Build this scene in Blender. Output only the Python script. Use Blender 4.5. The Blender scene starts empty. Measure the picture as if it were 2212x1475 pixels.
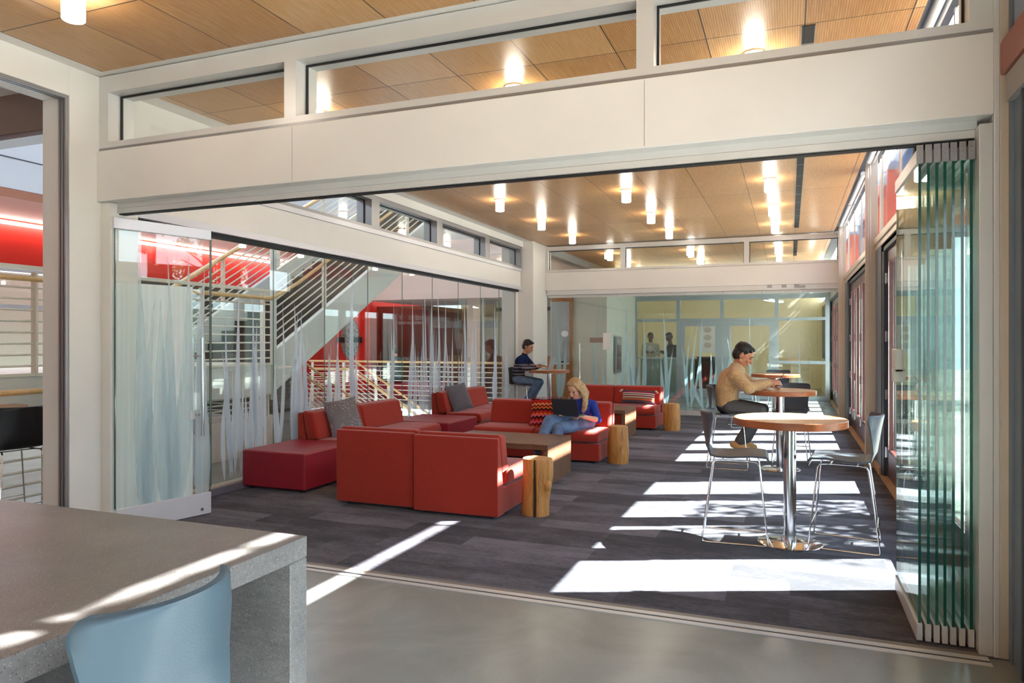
import bpy, bmesh, math, random
from mathutils import Vector as V, Matrix, Quaternion
rnd = random.Random(7)
S = bpy.context.scene
C = S.collection
PI = math.pi

# ------------------------------------------------------------------ materials
def lin(c):
    return tuple((x/255/12.92 if x/255 <= .04045 else ((x/255+.055)/1.055)**2.4) for x in c)
class NT:
    def __init__(s, name):
        s.m = bpy.data.materials.new(name); s.m.use_nodes = True
        s.t = s.m.node_tree; s.t.nodes.clear()
        s.out = s.n('ShaderNodeOutputMaterial')
    def n(s, t, **k):
        x = s.t.nodes.new(t)
        for a, b in k.items(): setattr(x, a, b)
        return x
    def l(s, a, b): s.t.links.new(a, b)
    def sock(s, node, name, val):
        if isinstance(val, bpy.types.NodeSocket): s.l(val, node.inputs[name])
        elif val is not None: node.inputs[name].default_value = val
    def coord(s, scale=(1, 1, 1), rot=(0, 0, 0), kind='Object'):
        tc = s.n('ShaderNodeTexCoord'); mp = s.n('ShaderNodeMapping')
        s.l(tc.outputs[kind], mp.inputs['Vector']); mp.inputs['Scale'].default_value = scale; mp.inputs['Rotation'].default_value = rot
        return mp.outputs[0]
    def noise(s, vec, scale=5, detail=3, rough=.5, dist=0):
        x = s.n('ShaderNodeTexNoise'); s.l(vec, x.inputs['Vector'])
        x.inputs['Scale'].default_value = scale; x.inputs['Detail'].default_value = detail
        x.inputs['Roughness'].default_value = rough; x.inputs['Distortion'].default_value = dist
        return x.outputs['Fac']
    def ramp(s, fac, stops, interp='LINEAR'):
        x = s.n('ShaderNodeValToRGB'); s.l(fac, x.inputs[0]); e = x.color_ramp.elements; x.color_ramp.interpolation = interp
        while len(e) < len(stops): e.new(.5)
        for i, (p, c) in enumerate(stops):
            e[i].position = p; e[i].color = (*c, 1) if len(c) == 3 else c
        return x.outputs[0]
    def mix(s, fac, a, b, blend='MIX'):
        x = s.n('ShaderNodeMix', data_type='RGBA', blend_type=blend)
        for k, val in ((0, fac), (6, a), (7, b)):
            if isinstance(val, bpy.types.NodeSocket): s.l(val, x.inputs[k])
            elif k == 0: x.inputs[0].default_value = val
            else: x.inputs[k].default_value = (*val, 1)
        return x.outputs[2]
    def math(s, op, a, b=None, c=None):
        x = s.n('ShaderNodeMath', operation=op)
        for i, q in enumerate((a, b, c)):
            if q is None: continue
            if isinstance(q, bpy.types.NodeSocket): s.l(q, x.inputs[i])
            else: x.inputs[i].default_value = q
        return x.outputs[0]
    def bump(s, h, strength=.3, dist=.01):
        x = s.n('ShaderNodeBump'); s.l(h, x.inputs['Height']); x.inputs['Strength'].default_value = strength; x.inputs['Distance'].default_value = dist
        return x.outputs[0]
    def pbr(s, col, rough=.5, metal=0, spec=.5, normal=None, **k):
        b = s.n('ShaderNodeBsdfPrincipled')
        s.sock(b, 'Base Color', (*col, 1) if isinstance(col, tuple) and len(col) == 3 else col)
        s.sock(b, 'Roughness', rough); b.inputs['Metallic'].default_value = metal; b.inputs['Specular IOR Level'].default_value = spec
        if normal is not None: s.l(normal, b.inputs['Normal'])
        for a, q in k.items(): s.sock(b, a.replace('_', ' '), q)
        s.l(b.outputs[0], s.out.inputs[0]); return s.m
MATS = {}
def paint(name, rgb, rough=.5, metal=0, var=.04, spec=.4, bumps=0):
    if name in MATS: return MATS[name]
    t = NT(name); c = lin(rgb); co = t.coord()
    f = t.noise(co, 3, 4)
    col = t.mix(f, tuple(x*(1-var) for x in c), tuple(min(1, x*(1+var)) for x in c))
    nm = t.bump(t.noise(co, 180, 2), bumps, .002) if bumps else None
    MATS[name] = t.pbr(col, rough, metal, spec, nm); return MATS[name]
def fabric(name, rgb, rgb2=None, scale=260, rough=.95, sheen=.25):
    t = NT(name); a = lin(rgb); b = lin(rgb2 or tuple(x*.8 for x in rgb)); co = t.coord()
    n1 = t.noise(co, scale, 2, .7); n2 = t.noise(co, 3, 3)
    col = t.mix(t.ramp(n1, [(.35, (0, 0, 0)), (.65, (1, 1, 1))]), b, a)
    col = t.mix(t.math('MULTIPLY', n2, .25), col, tuple(x*.7 for x in a))
    return t.pbr(col, rough, 0, .2, t.bump(n1, .35, .003), Sheen_Weight=sheen)
def wood(name, c1, c2, scale=(1, 12, 12), rough=.45, rot=(0, 0, 0), s=2.2, knots=False):
    t = NT(name); co = t.coord(scale, rot)
    f = t.noise(co, s, 6, .6, 1.2); g = t.noise(co, s*6, 4, .7)
    col = t.ramp(t.math('ADD', t.math('MULTIPLY', f, .7), t.math('MULTIPLY', g, .3)), [(.3, lin(c1)), (.5, lin(tuple((x+y)/2 for x, y in zip(c1, c2)))), (.72, lin(c2))])
    if knots:
        vz = t.n('ShaderNodeTexVoronoi'); t.l(t.coord((1, 1, .55)), vz.inputs['Vector']); vz.inputs['Scale'].default_value = 6
        k = t.ramp(vz.outputs['Distance'], [(.05, (1, 1, 1)), (.13, (0, 0, 0))])
        col = t.mix(t.math('MULTIPLY', k, .85), col, lin((70, 38, 18)))
        st = t.ramp(t.noise(t.coord((9, 9, .9)), 2.5, 5, .7), [(.6, (0, 0, 0)), (.68, (1, 1, 1))])
        col = t.mix(t.math('MULTIPLY', st, .8), col, lin((92, 60, 38)))
    return t.pbr(col, rough, 0, .4, t.bump(g, .08, .002))
def glass(name, tint=(.978, .991, .984), refl=.55, base=.035):
    t = NT(name); lw = t.n('ShaderNodeLayerWeight'); lw.inputs[0].default_value = .5
    f = t.math('POWER', lw.outputs['Facing'], 4.0); f = t.math('MULTIPLY_ADD', f, refl, base)
    tr = t.n('ShaderNodeBsdfTransparent'); tr.inputs[0].default_value = (*tint, 1)
    gl = t.n('ShaderNodeBsdfGlossy'); gl.inputs['Roughness'].default_value = 0; gl.inputs[0].default_value = (.95, 1, .98, 1)
    mx = t.n('ShaderNodeMixShader'); t.l(f, mx.inputs[0]); t.l(tr.outputs[0], mx.inputs[1]); t.l(gl.outputs[0], mx.inputs[2])
    t.l(mx.outputs[0], t.out.inputs[0]); return t.m
def etched(name, alpha=.62, rgb=(205, 222, 232), fade=(0.0, 2.4)):
    t = NT(name); tr = t.n('ShaderNodeBsdfTransparent')
    d = t.n('ShaderNodeBsdfDiffuse'); d.inputs[0].default_value = (*lin(rgb), 1)
    tl = t.n('ShaderNodeBsdfTranslucent'); tl.inputs[0].default_value = (*lin(rgb), 1)
    m1 = t.n('ShaderNodeMixShader'); m1.inputs[0].default_value = .5; t.l(d.outputs[0], m1.inputs[1]); t.l(tl.outputs[0], m1.inputs[2])
    co = t.coord((30, 30, .6)); f = t.math('MULTIPLY_ADD', t.noise(co, 1, 3), .35, alpha-.17)
    m2 = t.n('ShaderNodeMixShader'); t.l(f, m2.inputs[0]); t.l(tr.outputs[0], m2.inputs[1]); t.l(m1.outputs[0], m2.inputs[2])
    t.l(m2.outputs[0], t.out.inputs[0]); return t.m
def emit(name, rgb, st):
    t = NT(name); e = t.n('ShaderNodeEmission'); e.inputs[0].default_value = (*lin(rgb), 1); e.inputs[1].default_value = st
    t.l(e.outputs[0], t.out.inputs[0]); return t.m

WALL = paint('white_wall_paint', (226, 223, 218), .45)
BEAMM = paint('pale_panel_paint', (222, 219, 215), .35)
ALU = paint('anodised_aluminium', (206, 205, 203), .35, .2)
ALUD = paint('grey_frame_metal', (150, 150, 152), .35, .5)
TANM = paint('champagne_metal', (205, 190, 172), .35, .35)
CHROME = paint('chrome', (225, 226, 228), .08, 1, .01)
STEEL = paint('brushed_steel', (200, 202, 205), .18, 1, .03)
BLACK = paint('black_plastic', (28, 28, 30), .4)
DARKG = paint('dark_gasket', (22, 24, 26), .6)
SLATE = paint('slate_blue_paint', (104, 116, 126), .5)
SLATED = paint('dark_slate_paint', (62, 70, 80), .5)
BLUEP = paint('blue_grey_panel', (92, 114, 148), .55)
REDP = paint('coral_panel', (168, 48, 34), .55)
REDW = paint('bright_red_wall', (222, 40, 24), .5)
REDT = paint('terracotta_trim', (150, 92, 78), .5)
CREAM = paint('cream_wall', (246, 230, 184), .6)
GREYW = paint('grey_board', (160, 165, 165), .4)
STAIRP = paint('white_steel_paint', (214, 218, 212), .4)
RAILP = paint('pale_rail_paint', (226, 222, 206), .35)
CHAIRG = paint('grey_molded_plastic', (66, 71, 79), .42, bumps=.05)
CHAIRB = paint('black_molded_plastic', (26, 24, 26), .4)
CHAIRBR = paint('brown_black_plastic', (62, 54, 52), .45)
CHAIRBL = paint('blue_grey_leather', (68, 87, 99), .42, bumps=.12)
BROWNW = paint('dark_brown_panel', (70, 60, 52), .6)
MAROON = paint('maroon_vinyl', (148, 34, 48), .38, bumps=.04)
RED = fabric('red_wool', (178, 57, 41), (136, 35, 27))
LOGB = wood('log_bark_wood', (150, 92, 42), (216, 164, 96), (14, 14, 1), .5, knots=True)
LOGT = wood('log_cut_wood', (176, 120, 66), (220, 176, 118), (6, 6, 6), .5)
WALNUT = wood('walnut', (82, 54, 38), (146, 106, 80), (1.2, 12, 12), .4)
TABTOP = wood('table_top_wood', (168, 108, 66), (214, 160, 112), (9, 1.2, 9), .28)
TABEDGE = wood('table_edge_wood', (122, 62, 34), (178, 104, 62), (3, 3, 14), .35)
BLOND = wood('blond_handrail_wood', (206, 164, 104), (232, 200, 148), (3, 3, 3), .4)
DOORW = wood('dark_red_door_wood', (62, 26, 24), (96, 46, 40), (10, 10, 1), .35)
PANELW = wood('honey_panel_wood', (132, 82, 40), (180, 122, 68), (6, 6, 1), .4)
BROWNP = wood('brown_door_wood', (98, 50, 36), (132, 74, 54), (8, 8, 1), .4)
SILLW = wood('pale_sill_wood', (176, 140, 104), (204, 172, 136), (8, 1, 8), .45)
GLASS = glass('clear_glass')
GLASSG = glass('green_tinted_glass', (.92, .975, .955), .6, .05)
GLASSC = glass('clerestory_glass', (.985, .99, .99), .22, .03)
GLASSD = glass('door_glass', (.90, .96, .95), .7, .05)
GLEDGE = paint('glass_edge_green', (6, 74, 62), .12, 0, .2, .8)
GLEDGEL = paint('pale_glass_edge', (96, 128, 120), .2, 0, .1, .6)
ETCH = etched('etched_glass', .5, (226, 236, 244))
ETCHD = etched('etched_glass_door', .34, (226, 238, 242))
ETCHF = etched('etched_glass_far', .55, (206, 234, 240))
LAMP = emit('lamp_glow', (255, 243, 226), 24)
TUBE = emit('tube_glow', (255, 252, 244), 9)
SCREEN = paint('dark_laptop_shell', (58, 60, 66), .4, .3)
SILVER = paint('silver_laptop_shell', (196, 198, 202), .35, .6)
LCD = paint('dark_screen', (54, 48, 56), .25)
PAPER = paint('paper_white', (232, 232, 230), .7)
SKIN = {}
def skin(name, rgb):
    if name not in SKIN:
        t = NT('skin_'+name); co = t.coord(); c = lin(rgb)
        col = t.mix(t.noise(co, 14, 4), tuple(x*.9 for x in c), tuple(min(1, x*1.08) for x in c))
        SKIN[name] = t.pbr(col, .5, 0, .35, None, Subsurface_Weight=.08, Subsurface_Radius=(.01, .004, .002), Subsurface_Scale=1.0)
    return SKIN[name]

def carpet_mat():
    t = NT('plank_carpet'); co = t.coord((1, 1, 1))
    br = t.n('ShaderNodeTexBrick', offset=.37, squash=1); t.l(co, br.inputs['Vector'])
    br.inputs['Scale'].default_value = 1; br.inputs['Brick Width'].default_value = .98; br.inputs['Row Height'].default_value = .245
    br.inputs['Mortar Size'].default_value = .0005; br.inputs['Bias'].default_value = 0
    br.inputs['Color1'].default_value = (0, 0, 0, 1); br.inputs['Color2'].default_value = (1, 1, 1, 1); br.inputs['Mortar'].default_value = (.4, .4, .4, 1)
    ti = br.outputs['Color']
    st = t.noise(t.coord((7, 34, 1)), 2.6, 7, .8, 1.0); bl = t.noise(t.coord((1, 2.4, 1)), 2.2, 4, .6)
    pile = t.noise(co, 240, 2, .6)
    f = t.math('ADD', t.math('MULTIPLY', st, .62), t.math('MULTIPLY', bl, .38)); f = t.math('ADD', f, t.math('MULTIPLY_ADD', ti, .22, -.11))
    col = t.ramp(f, [(.40, lin((62, 60, 66))), (.5, lin((92, 90, 100))), (.57, lin((110, 108, 120))), (.70, lin((138, 134, 144)))])
    col = t.mix(t.math('MULTIPLY', pile, .45), col, lin((36, 35, 42)))
    return t.pbr(col, .95, 0, .1, t.bump(t.math('ADD', pile, st), .5, .006), Sheen_Weight=.08)
CARPET = carpet_mat()
def concrete_floor():
    t = NT('polished_concrete'); co = t.coord()
    a = t.noise(co, 1.3, 6, .6, .6); b = t.noise(co, 130, 3, .7)
    col = t.ramp(t.math('ADD', t.math('MULTIPLY', a, .7), t.math('MULTIPLY', b, .3)), [(.3, lin((114, 119, 116))), (.5, lin((132, 137, 134))), (.7, lin((150, 154, 152)))])
    return t.pbr(col, t.math('MULTIPLY_ADD', a, .14, .17), 0, .38)
CONC = concrete_floor()
def concrete_table():
    t = NT('cast_concrete'); co = t.coord()
    a = t.noise(co, 3, 6, .6); n2 = t.noise(t.coord((3, 14, 14)), 4, 4, .6)
    col = t.ramp(t.math('ADD', t.math('MULTIPLY', a, .6), t.math('MULTIPLY', n2, .4)), [(.3, lin((94, 91, 90))), (.52, lin((116, 113, 112))), (.72, lin((134, 131, 130)))])
    for sc, c, th in ((150, (52, 52, 54), .2), (210, (208, 206, 202), .16), (85, (64, 62, 62), .1)):
        vz = t.n('ShaderNodeTexVoronoi'); t.l(co, vz.inputs['Vector']); vz.inputs['Scale'].default_value = sc
        k = t.ramp(vz.outputs['Distance'], [(th, (1, 1, 1)), (th+.06, (0, 0, 0))])
        k2 = t.math('MULTIPLY', k, t.math('GREATER_THAN', t.noise(co, sc*.6, 1), .54))
        col = t.mix(k2, col, lin(c))
    return t.pbr(col, t.math('MULTIPLY_ADD', n2, .2, .24), 0, .5)
CTAB = concrete_table()
def ceiling_mat():
    t = NT('grooved_wood_ceiling'); tc = t.n('ShaderNodeTexCoord'); sp = t.n('ShaderNodeSeparateXYZ'); t.l(tc.outputs['Object'], sp.inputs[0])
    x, y = sp.outputs[0], sp.outputs[1]
    fx = t.math('FRACT', t.math('DIVIDE', t.math('ADD', x, 20*.64+.55), .64)); fy = t.math('FRACT', t.math('DIVIDE', t.math('ADD', y, 10*1.87-5.14), 1.87))
    sx = t.math('LESS_THAN', fx, .014); sy = t.math('LESS_THAN', fy, .005); seam = t.math('MAXIMUM', sx, sy)
    gr = t.math('LESS_THAN', t.math('FRACT', t.math('MULTIPLY', x, 64)), .3)
    cell = t.n('ShaderNodeTexWhiteNoise', noise_dimensions='2D'); cv = t.n('ShaderNodeCombineXYZ')
    t.l(t.math('FLOOR', t.math('DIVIDE', t.math('ADD', x, 13.35), .64)), cv.inputs[0]); t.l(t.math('FLOOR', t.math('DIVIDE', t.math('ADD', y, 13.56), 1.87)), cv.inputs[1]); t.l(cv.outputs[0], cell.inputs[0])
    g = t.noise(t.coord((26, 1.2, 1)), 3, 5, .7)
    col = t.ramp(t.math('ADD', t.math('MULTIPLY', g, .75), t.math('MULTIPLY', cell.outputs[0], .22)), [(.3, lin((180, 130, 76))), (.55, lin((208, 162, 108))), (.8, lin((228, 190, 142)))])
    col = t.mix(t.math('MULTIPLY', gr, .5), col, lin((120, 74, 34)))
    col = t.mix(seam, col, lin((58, 38, 22)))
    return t.pbr(col, .3, 0, .4, t.bump(t.math('SUBTRACT', 1, gr), .35, .004))
CEIL = ceiling_mat()

# ------------------------------------------------------------------ mesh builder
class MB:
    def __init__(s): s.v = []; s.f = []; s.mi = []; s.cur = 0
    def add(s, vs, fs):
        o = len(s.v); s.v += [tuple(q) for q in vs]; s.f += [tuple(i+o for i in f) for f in fs]; s.mi += [s.cur]*len(fs); return s
    def box(s, x0, x1, y0, y1, z0, z1):
        return s.add([(x0, y0, z0), (x1, y0, z0), (x1, y1, z0), (x0, y1, z0), (x0, y0, z1), (x1, y0, z1), (x1, y1, z1), (x0, y1, z1)],
                     [(0, 3, 2, 1), (4, 5, 6, 7), (0, 1, 5, 4), (1, 2, 6, 5), (2, 3, 7, 6), (3, 0, 4, 7)])
    def bar(s, p, q, w, h):                                   # rectangular bar between two points, h is the upright size
        p, q = V(p), V(q); d = (q-p).normalized(); side = d.cross(V((0, 0, 1)))
        side = V((1, 0, 0)) if side.length < 1e-4 else side.normalized(); up = side.cross(d)
        a = [p+side*i*w/2+up*j*h/2 for i, j in ((-1, -1), (1, -1), (1, 1), (-1, 1))]; b = [x+(q-p) for x in a]
        return s.add(a+b, [(0, 1, 2, 3), (7, 6, 5, 4), (0, 4, 5, 1), (1, 5, 6, 2), (2, 6, 7, 3), (3, 7, 4, 0)])
    def loft(s, rings, cap=True, closed=True):
        n = len(rings[0]); vs = [p for r in rings for p in r]; fs = []
        for i in range(len(rings)-1):
            for j in range(n if closed else n-1):
                k = (j+1) % n; fs.append((i*n+j, i*n+k, (i+1)*n+k, (i+1)*n+j))
        if cap: fs += [tuple(range(n-1, -1, -1)), tuple((len(rings)-1)*n+j for j in range(n))]
        return s.add(vs, fs)
    def tube(s, pts, r, n=8, rs=None):
        pts = [V(p) for p in pts]; rings = []; d0 = (pts[1]-pts[0]).normalized()
        u = d0.orthogonal().normalized()
        for i, p in enumerate(pts):
            d = ((pts[min(i+1, len(pts)-1)]-p).normalized() + (p-pts[max(i-1, 0)]).normalized())
            d = d.normalized() if d.length > 1e-5 else d0
            u = (u-d*u.dot(d)).normalized(); w = d.cross(u); rr = rs[i] if rs else r
            rings.append([p+(u*math.cos(2*PI*k/n)+w*math.sin(2*PI*k/n))*rr for k in range(n)])
        return s.loft(rings)
    def cyl(s, x, y, z0, z1, r0, r1=None, n=32):
        r1 = r0 if r1 is None else r1
        return s.loft([[(x+r*math.cos(2*PI*k/n), y+r*math.sin(2*PI*k/n), z) for k in range(n)] for r, z in ((r0, z0), (r1, z1))])
    def lathe(s, prof, n=32, x=0, y=0):
        return s.loft([[(x+r*math.cos(2*PI*k/n), y+r*math.sin(2*PI*k/n), z) for k in range(n)] for r, z in prof])
    def ell(s, c, r, rot=None, n=16, m=10):
        c = V(c); rings = []
        for i in range(1, m):
            a = PI*i/m; rings.append([(math.sin(a)*math.cos(2*PI*k/n)*r[0], math.sin(a)*math.sin(2*PI*k/n)*r[1], -math.cos(a)*r[2]) for k in range(n)])
        vs = [V((0, 0, -r[2]))]+[V(p) for q in rings for p in q]+[V((0, 0, r[2]))]; fs = []
        for k in range(n): fs.append((0, 1+(k+1) % n, 1+k))
        for i in range(m-2):
            for k in range(n): a = 1+i*n; fs.append((a+k, a+(k+1) % n, a+n+(k+1) % n, a+n+k))
        e = len(vs)-1; a = 1+(m-2)*n
        for k in range(n): fs.append((a+k, a+(k+1) % n, e))
        if rot is not None: vs = [rot @ p for p in vs]
        return s.add([p+c for p in vs], fs)
    def cap(s, p, q, r0, r1=None, n=12):                      # tapered capsule
        r1 = r0 if r1 is None else r1; p, q = V(p), V(q); d = q-p
        if d.length < 1e-5: return s.ell(p, (r0,)*3)
        dn = d.normalized(); u = dn.orthogonal().normalized(); w = dn.cross(u); rings = []
        for a in (-80, -50, -20, 0): rings.append((p+dn*r0*math.sin(a*PI/180), r0*math.cos(a*PI/180)))
        for a in (0, 20, 50, 80): rings.append((q+dn*r1*math.sin(a*PI/180), r1*math.cos(a*PI/180)))
        return s.loft([[c+(u*math.cos(2*PI*k/n)+w*math.sin(2*PI*k/n))*r for k in range(n)] for c, r in rings])
    def chain(s, pts, rs):
        for i in range(len(pts)-1): s.cap(pts[i], pts[i+1], rs[i], rs[i+1])
        return s
    def prism(s, poly, z0, z1, axis='z'):
        f = {'z': lambda a, b, c: (a, b, c), 'y': lambda a, b, c: (a, c, b), 'x': lambda a, b, c: (c, a, b)}[axis]
        return s.loft([[f(a, b, z) for a, b in poly] for z in (z0, z1)])
    def build(s, name, mat, parent=None, smooth=None, bevel=0, seg=2, sub=0, voxel=0, smi=0, loc=None, rot=None, mats=None):
        me = bpy.data.meshes.new(name); me.from_pydata(s.v, [], s.f)
        for mm in ([mat] if mats is None else mats): me.materials.append(mm)
        if mats is not None: me.polygons.foreach_set('material_index', s.mi)
        bm = bmesh.new(); bm.from_mesh(me); bmesh.ops.recalc_face_normals(bm, faces=bm.faces); bm.to_mesh(me); bm.free()
        o = bpy.data.objects.new(name, me); C.objects.link(o)
        if parent is not None: o.parent = parent
        if loc is not None: o.location = loc
        if rot is not None: o.rotation_euler = rot
        if smooth is not None or voxel or sub:
            me.polygons.foreach_set('use_smooth', [True]*len(me.polygons))
            if smooth: me.set_sharp_from_angle(angle=smooth*PI/180)
        if voxel:
            r = o.modifiers.new('r', 'REMESH'); r.mode = 'VOXEL'; r.voxel_size = voxel; r.use_smooth_shade = True
            if smi: q = o.modifiers.new('s', 'SMOOTH'); q.iterations = smi; q.factor = .5
        if bevel:
            b = o.modifiers.new('b', 'BEVEL'); b.width = bevel; b.segments = seg; b.limit_method = 'ANGLE'; b.angle_limit = .6
            if seg > 1: me.polygons.foreach_set('use_smooth', [True]*len(me.polygons)); b.harden_normals = True
        if sub: q = o.modifiers.new('u', 'SUBSURF'); q.levels = sub; q.render_levels = sub
        return o
def bx(*a): return MB().box(*a)
def tag(o, label, cat, group=None):
    o['label'] = label; o['category'] = cat
    if group: o['group'] = group
    return o
def thing(name, label, cat, loc=(0, 0, 0), rz=0, group=None):
    o = bpy.data.objects.new(name, None); C.objects.link(o); o.location = loc; o.rotation_euler = (0, 0, rz); o.empty_display_size = .1
    return tag(o, label, cat, group)
def struct(name, mb, mat, **k):
    o = mb.build(name, mat, **k)
    if o.parent is None: o['kind'] = 'structure'
    return o
def sroot(name):
    o = bpy.data.objects.new(name, None); C.objects.link(o); o['kind'] = 'structure'; return o
def dup(root, loc, rz, label=None, group=None):
    r = root.copy(); C.objects.link(r); r.location = loc; r.rotation_euler = (0, 0, rz)
    if label: r['label'] = label
    if group: r['group'] = group
    for ch in list(root.children):
        c = ch.copy(); C.objects.link(c); c.parent = r
        for g in ch.children:
            d = g.copy(); C.objects.link(d); d.parent = c
    return r

# ------------------------------------------------------------------ setting
XL, XR, YF, YB, ZC = -5.43, .97, 4.15, 15.06, 3.66
XA = -5.15                                                     # left wall of the near room
# floors
struct('floor', bx(-14, 1.2, -5, 4.09, -.12, 0), CONC)
struct('floor_carpet', bx(XL-.02, 1.0, 4.09, YB, -.12, .004), CARPET)
struct('floor_corridor', bx(-5.45, 1.2, YB, 26, -.12, 0), CONC)
fa = MB(); fa.box(-14, XL-.02, 4.09, 13.0, -.12, 0); fa.box(-14, -10.2, 13.0, 15.4, -.12, 0); fa.box(-14, XL-.02, 15.4, 26, -.12, 0)
fa.box(-6.6, XL-.02, 13.0, 15.4, -.12, 0)
struct('floor_atrium', fa, CONC)
struct('floor_lower', bx(-14, -5.4, 12.9, 15.5, -2.7, -2.6), paint('tan_floor', (190, 178, 158), .6))
tk = MB()
for a, b in ((3.985, 4.02), (4.045, 4.085)): tk.box(XA+.1, .9, a, b, -.002, .006)
struct('trim_1', tk, ALU)                                      # floor track of the folding wall
struct('trim_2', bx(XA+.1, .9, 4.085, 4.125, -.002, .007), paint('track_border', (128, 122, 116), .5))
struct('trim_3', bx(XA+.1, .9, 4.02, 4.045, -.004, .0015), DARKG)
# ceilings
struct('ceiling', bx(XA+.12, .8, -5, YF-.1, ZC, ZC+.08), CEIL)
cb = MB(); cb.box(-5.12, .8, YF+.16, YB-.02, ZC, ZC+.08)
struct('ceiling_lounge', cb, CEIL)
struct('ceiling_corridor', bx(-5.0, .8, YB+.16, 22.5, ZC, ZC+.08), CEIL)
cm = MB(); cm.box(XA-.3, XA+.12, -5, YF-.1, ZC+.0, ZC+.08); cm.box(XL-.35, -5.12, YF+.1, YB+.2, ZC-.0, ZC+.08); cm.box(-5.45, -5.0, YB+.16, 22.5, ZC, ZC+.08)
cm.box(XA-.3, 1.2, YF-.1, YF+.16, ZC+.005, ZC+.08); cm.box(XL-.3, 1.2, YB-.02, YB+.16, ZC+.002, ZC+.08)
struct('trim_4', cm, WALL)                                     # white margins of the ceilings
struct('trim_5', bx(.8, 1.06, -5, 22.5, ZC+.15, ZC+.2), SLATED)  # pocket above the window blinds
struct('roof', bx(XL-.3, 1.06, -5, 22.5, ZC+.2, ZC+.5), WALL)

# front wall: header beam, clerestory, jambs
def header(name, axis, a0, a1, face, back, z0, z1, mat=BEAMM, seams=()):
    mb = MB()
    if axis == 'x': mb.box(a0, a1, face, back, z0, z1)
    else: mb.box(min(face, back), max(face, back), a0, a1, z0, z1)
    o = struct(name, mb, mat, bevel=.004, seg=1)
    for s_ in seams:
        q = bx(s_-.0015, s_+.0015, face-.001, face+.002, z0+.01, z1-.01) if axis == 'x' else bx(face-.002, face+.001, s_-.0015, s_+.0015, z0+.01, z1-.01)
        q.build('panel_joint', ALUD, o)
    return o
header('beam_front', 'x', XA, .93, 4.10, 4.38, 2.66, 3.06, seams=(-3.25, -.78))
struct('trim_6', bx(XA, .93, 4.12, 4.36, 3.06, 3.085), ALUD)
tr = struct('trim_8', MB().box(XA+.1, .88, 4.20, 4.30, 2.575, 2.615).box(XA+.1, .88, 4.203, 4.30, 2.617, 2.66), ALU)
bx(XA+.1, .88, 4.22, 4.28, 2.568, 2.576).build('track_slot', DARKG, tr)
def clere(name, axis, a0, a1, p0, p1, z0, z1, mulls, mat, gl=GLASS, hb=.05, mw=.1, jw=.06, top=.1, gask=True):
    """a strip window: frame mesh, glass panes, dark gasket lines; p0..p1 is its depth"""
    r = sroot(name); m = MB(); g = MB(); k = MB(); pc = (p0+p1)/2
    def B(mb, u0, u1, q0, q1, za, zb):
        if axis == 'x': mb.box(u0, u1, q0, q1, za, zb)
        else: mb.box(q0, q1, u0, u1, za, zb)
    B(m, a0, a1, p0, p1, z0, z0+hb)
    if top: B(m, a0, a1, p0, p1, z1-top, z1)
    edges = [a0]+[x for q in mulls for x in (q-mw/2, q+mw/2)]+[a1]
    zt = z1-top
    B(m, a0, a0+jw, p0, p1, z0+hb, zt); B(m, a1-jw, a1, p0, p1, z0+hb, zt)
    for q in mulls: B(m, q-mw/2, q+mw/2, p0, p1, z0+hb, zt)
    m.build('frame', mat, r)
    for i in range(0, len(edges), 2):
        u0 = edges[i]+(jw if i == 0 else 0); u1 = edges[i+1]-(jw if i == len(edges)-2 else 0)
        h = MB(); B(h, u0, u1, pc-.004, pc+.004, z0+hb, z1-top); h.build('pane', gl, r)
        if gask:
            for (x0, x1, za, zb) in ((u0, u0+.012, z0+hb, z1-top), (u1-.012, u1, z0+hb, z1-top), (u0, u1, z1-top-.012, z1-top)):
                B(k, x0, x1, pc-.009, pc+.009, za, zb)
    if gask: k.build('gasket', DARKG, r)
    return r
clere('window_1', 'x', XA, .93, 4.12, 4.36, 3.085, ZC-.005, [-3.285, -.78], ALU, hb=.045, mw=.1, top=.13, jw=.1)
# jambs and posts of the front opening
struct('wall_front_left', MB().box(XA-.3, XA+.1, 4.14, 4.40, 0, 2.655).box(XA-.3, XA-.001, 4.14, 4.40, 2.655, ZC), WALL)
struct('trim_9', MB().box(.87, .93, 4.11, 4.36, 0, 2.62).box(.93, .955, 4.10, 4.38, 0, ZC), ALU, bevel=.004, seg=1)
struct('trim_10', bx(.955, 1.0, 4.10, 4.40, 0, ZC), TANM, bevel=.004, seg=1)
struct('wall_rear', bx(XA-.3, 1.16, -5.2, -5, 0, ZC), WALL)
struct('wall_atrium_south', bx(-14, XA-.3, -5.2, -5, 0, 8.4), WALL)
# left wall of the near room with its wide opening
lw_ = MB(); lw_.box(XA-.3, XA, 3.87, 4.14, 0, ZC); lw_.box(XA-.3, XA, -5, 3.87, 3.43, ZC)
struct('wall_left', lw_, WALL, bevel=.003, seg=1)
tk = MB()
for i in range(3): tk.box(XA-.09+.032*i, XA-.075+.032*i, 3.845, 3.87, 0, 3.44); tk.box(XA-.09+.032*i, XA-.075+.032*i, -5, 3.845, 3.405, 3.43)
struct('trim_11', tk, ALUD)
tk = MB()
for i in range(2): tk.box(XA-.074+.032*i, XA-.06+.032*i, 3.86, 3.872, 0, 3.43); tk.box(XA-.074+.032*i, XA-.06+.032*i, -5, 3.86, 3.42, 3.432)
struct('trim_12', tk, DARKG)
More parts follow.
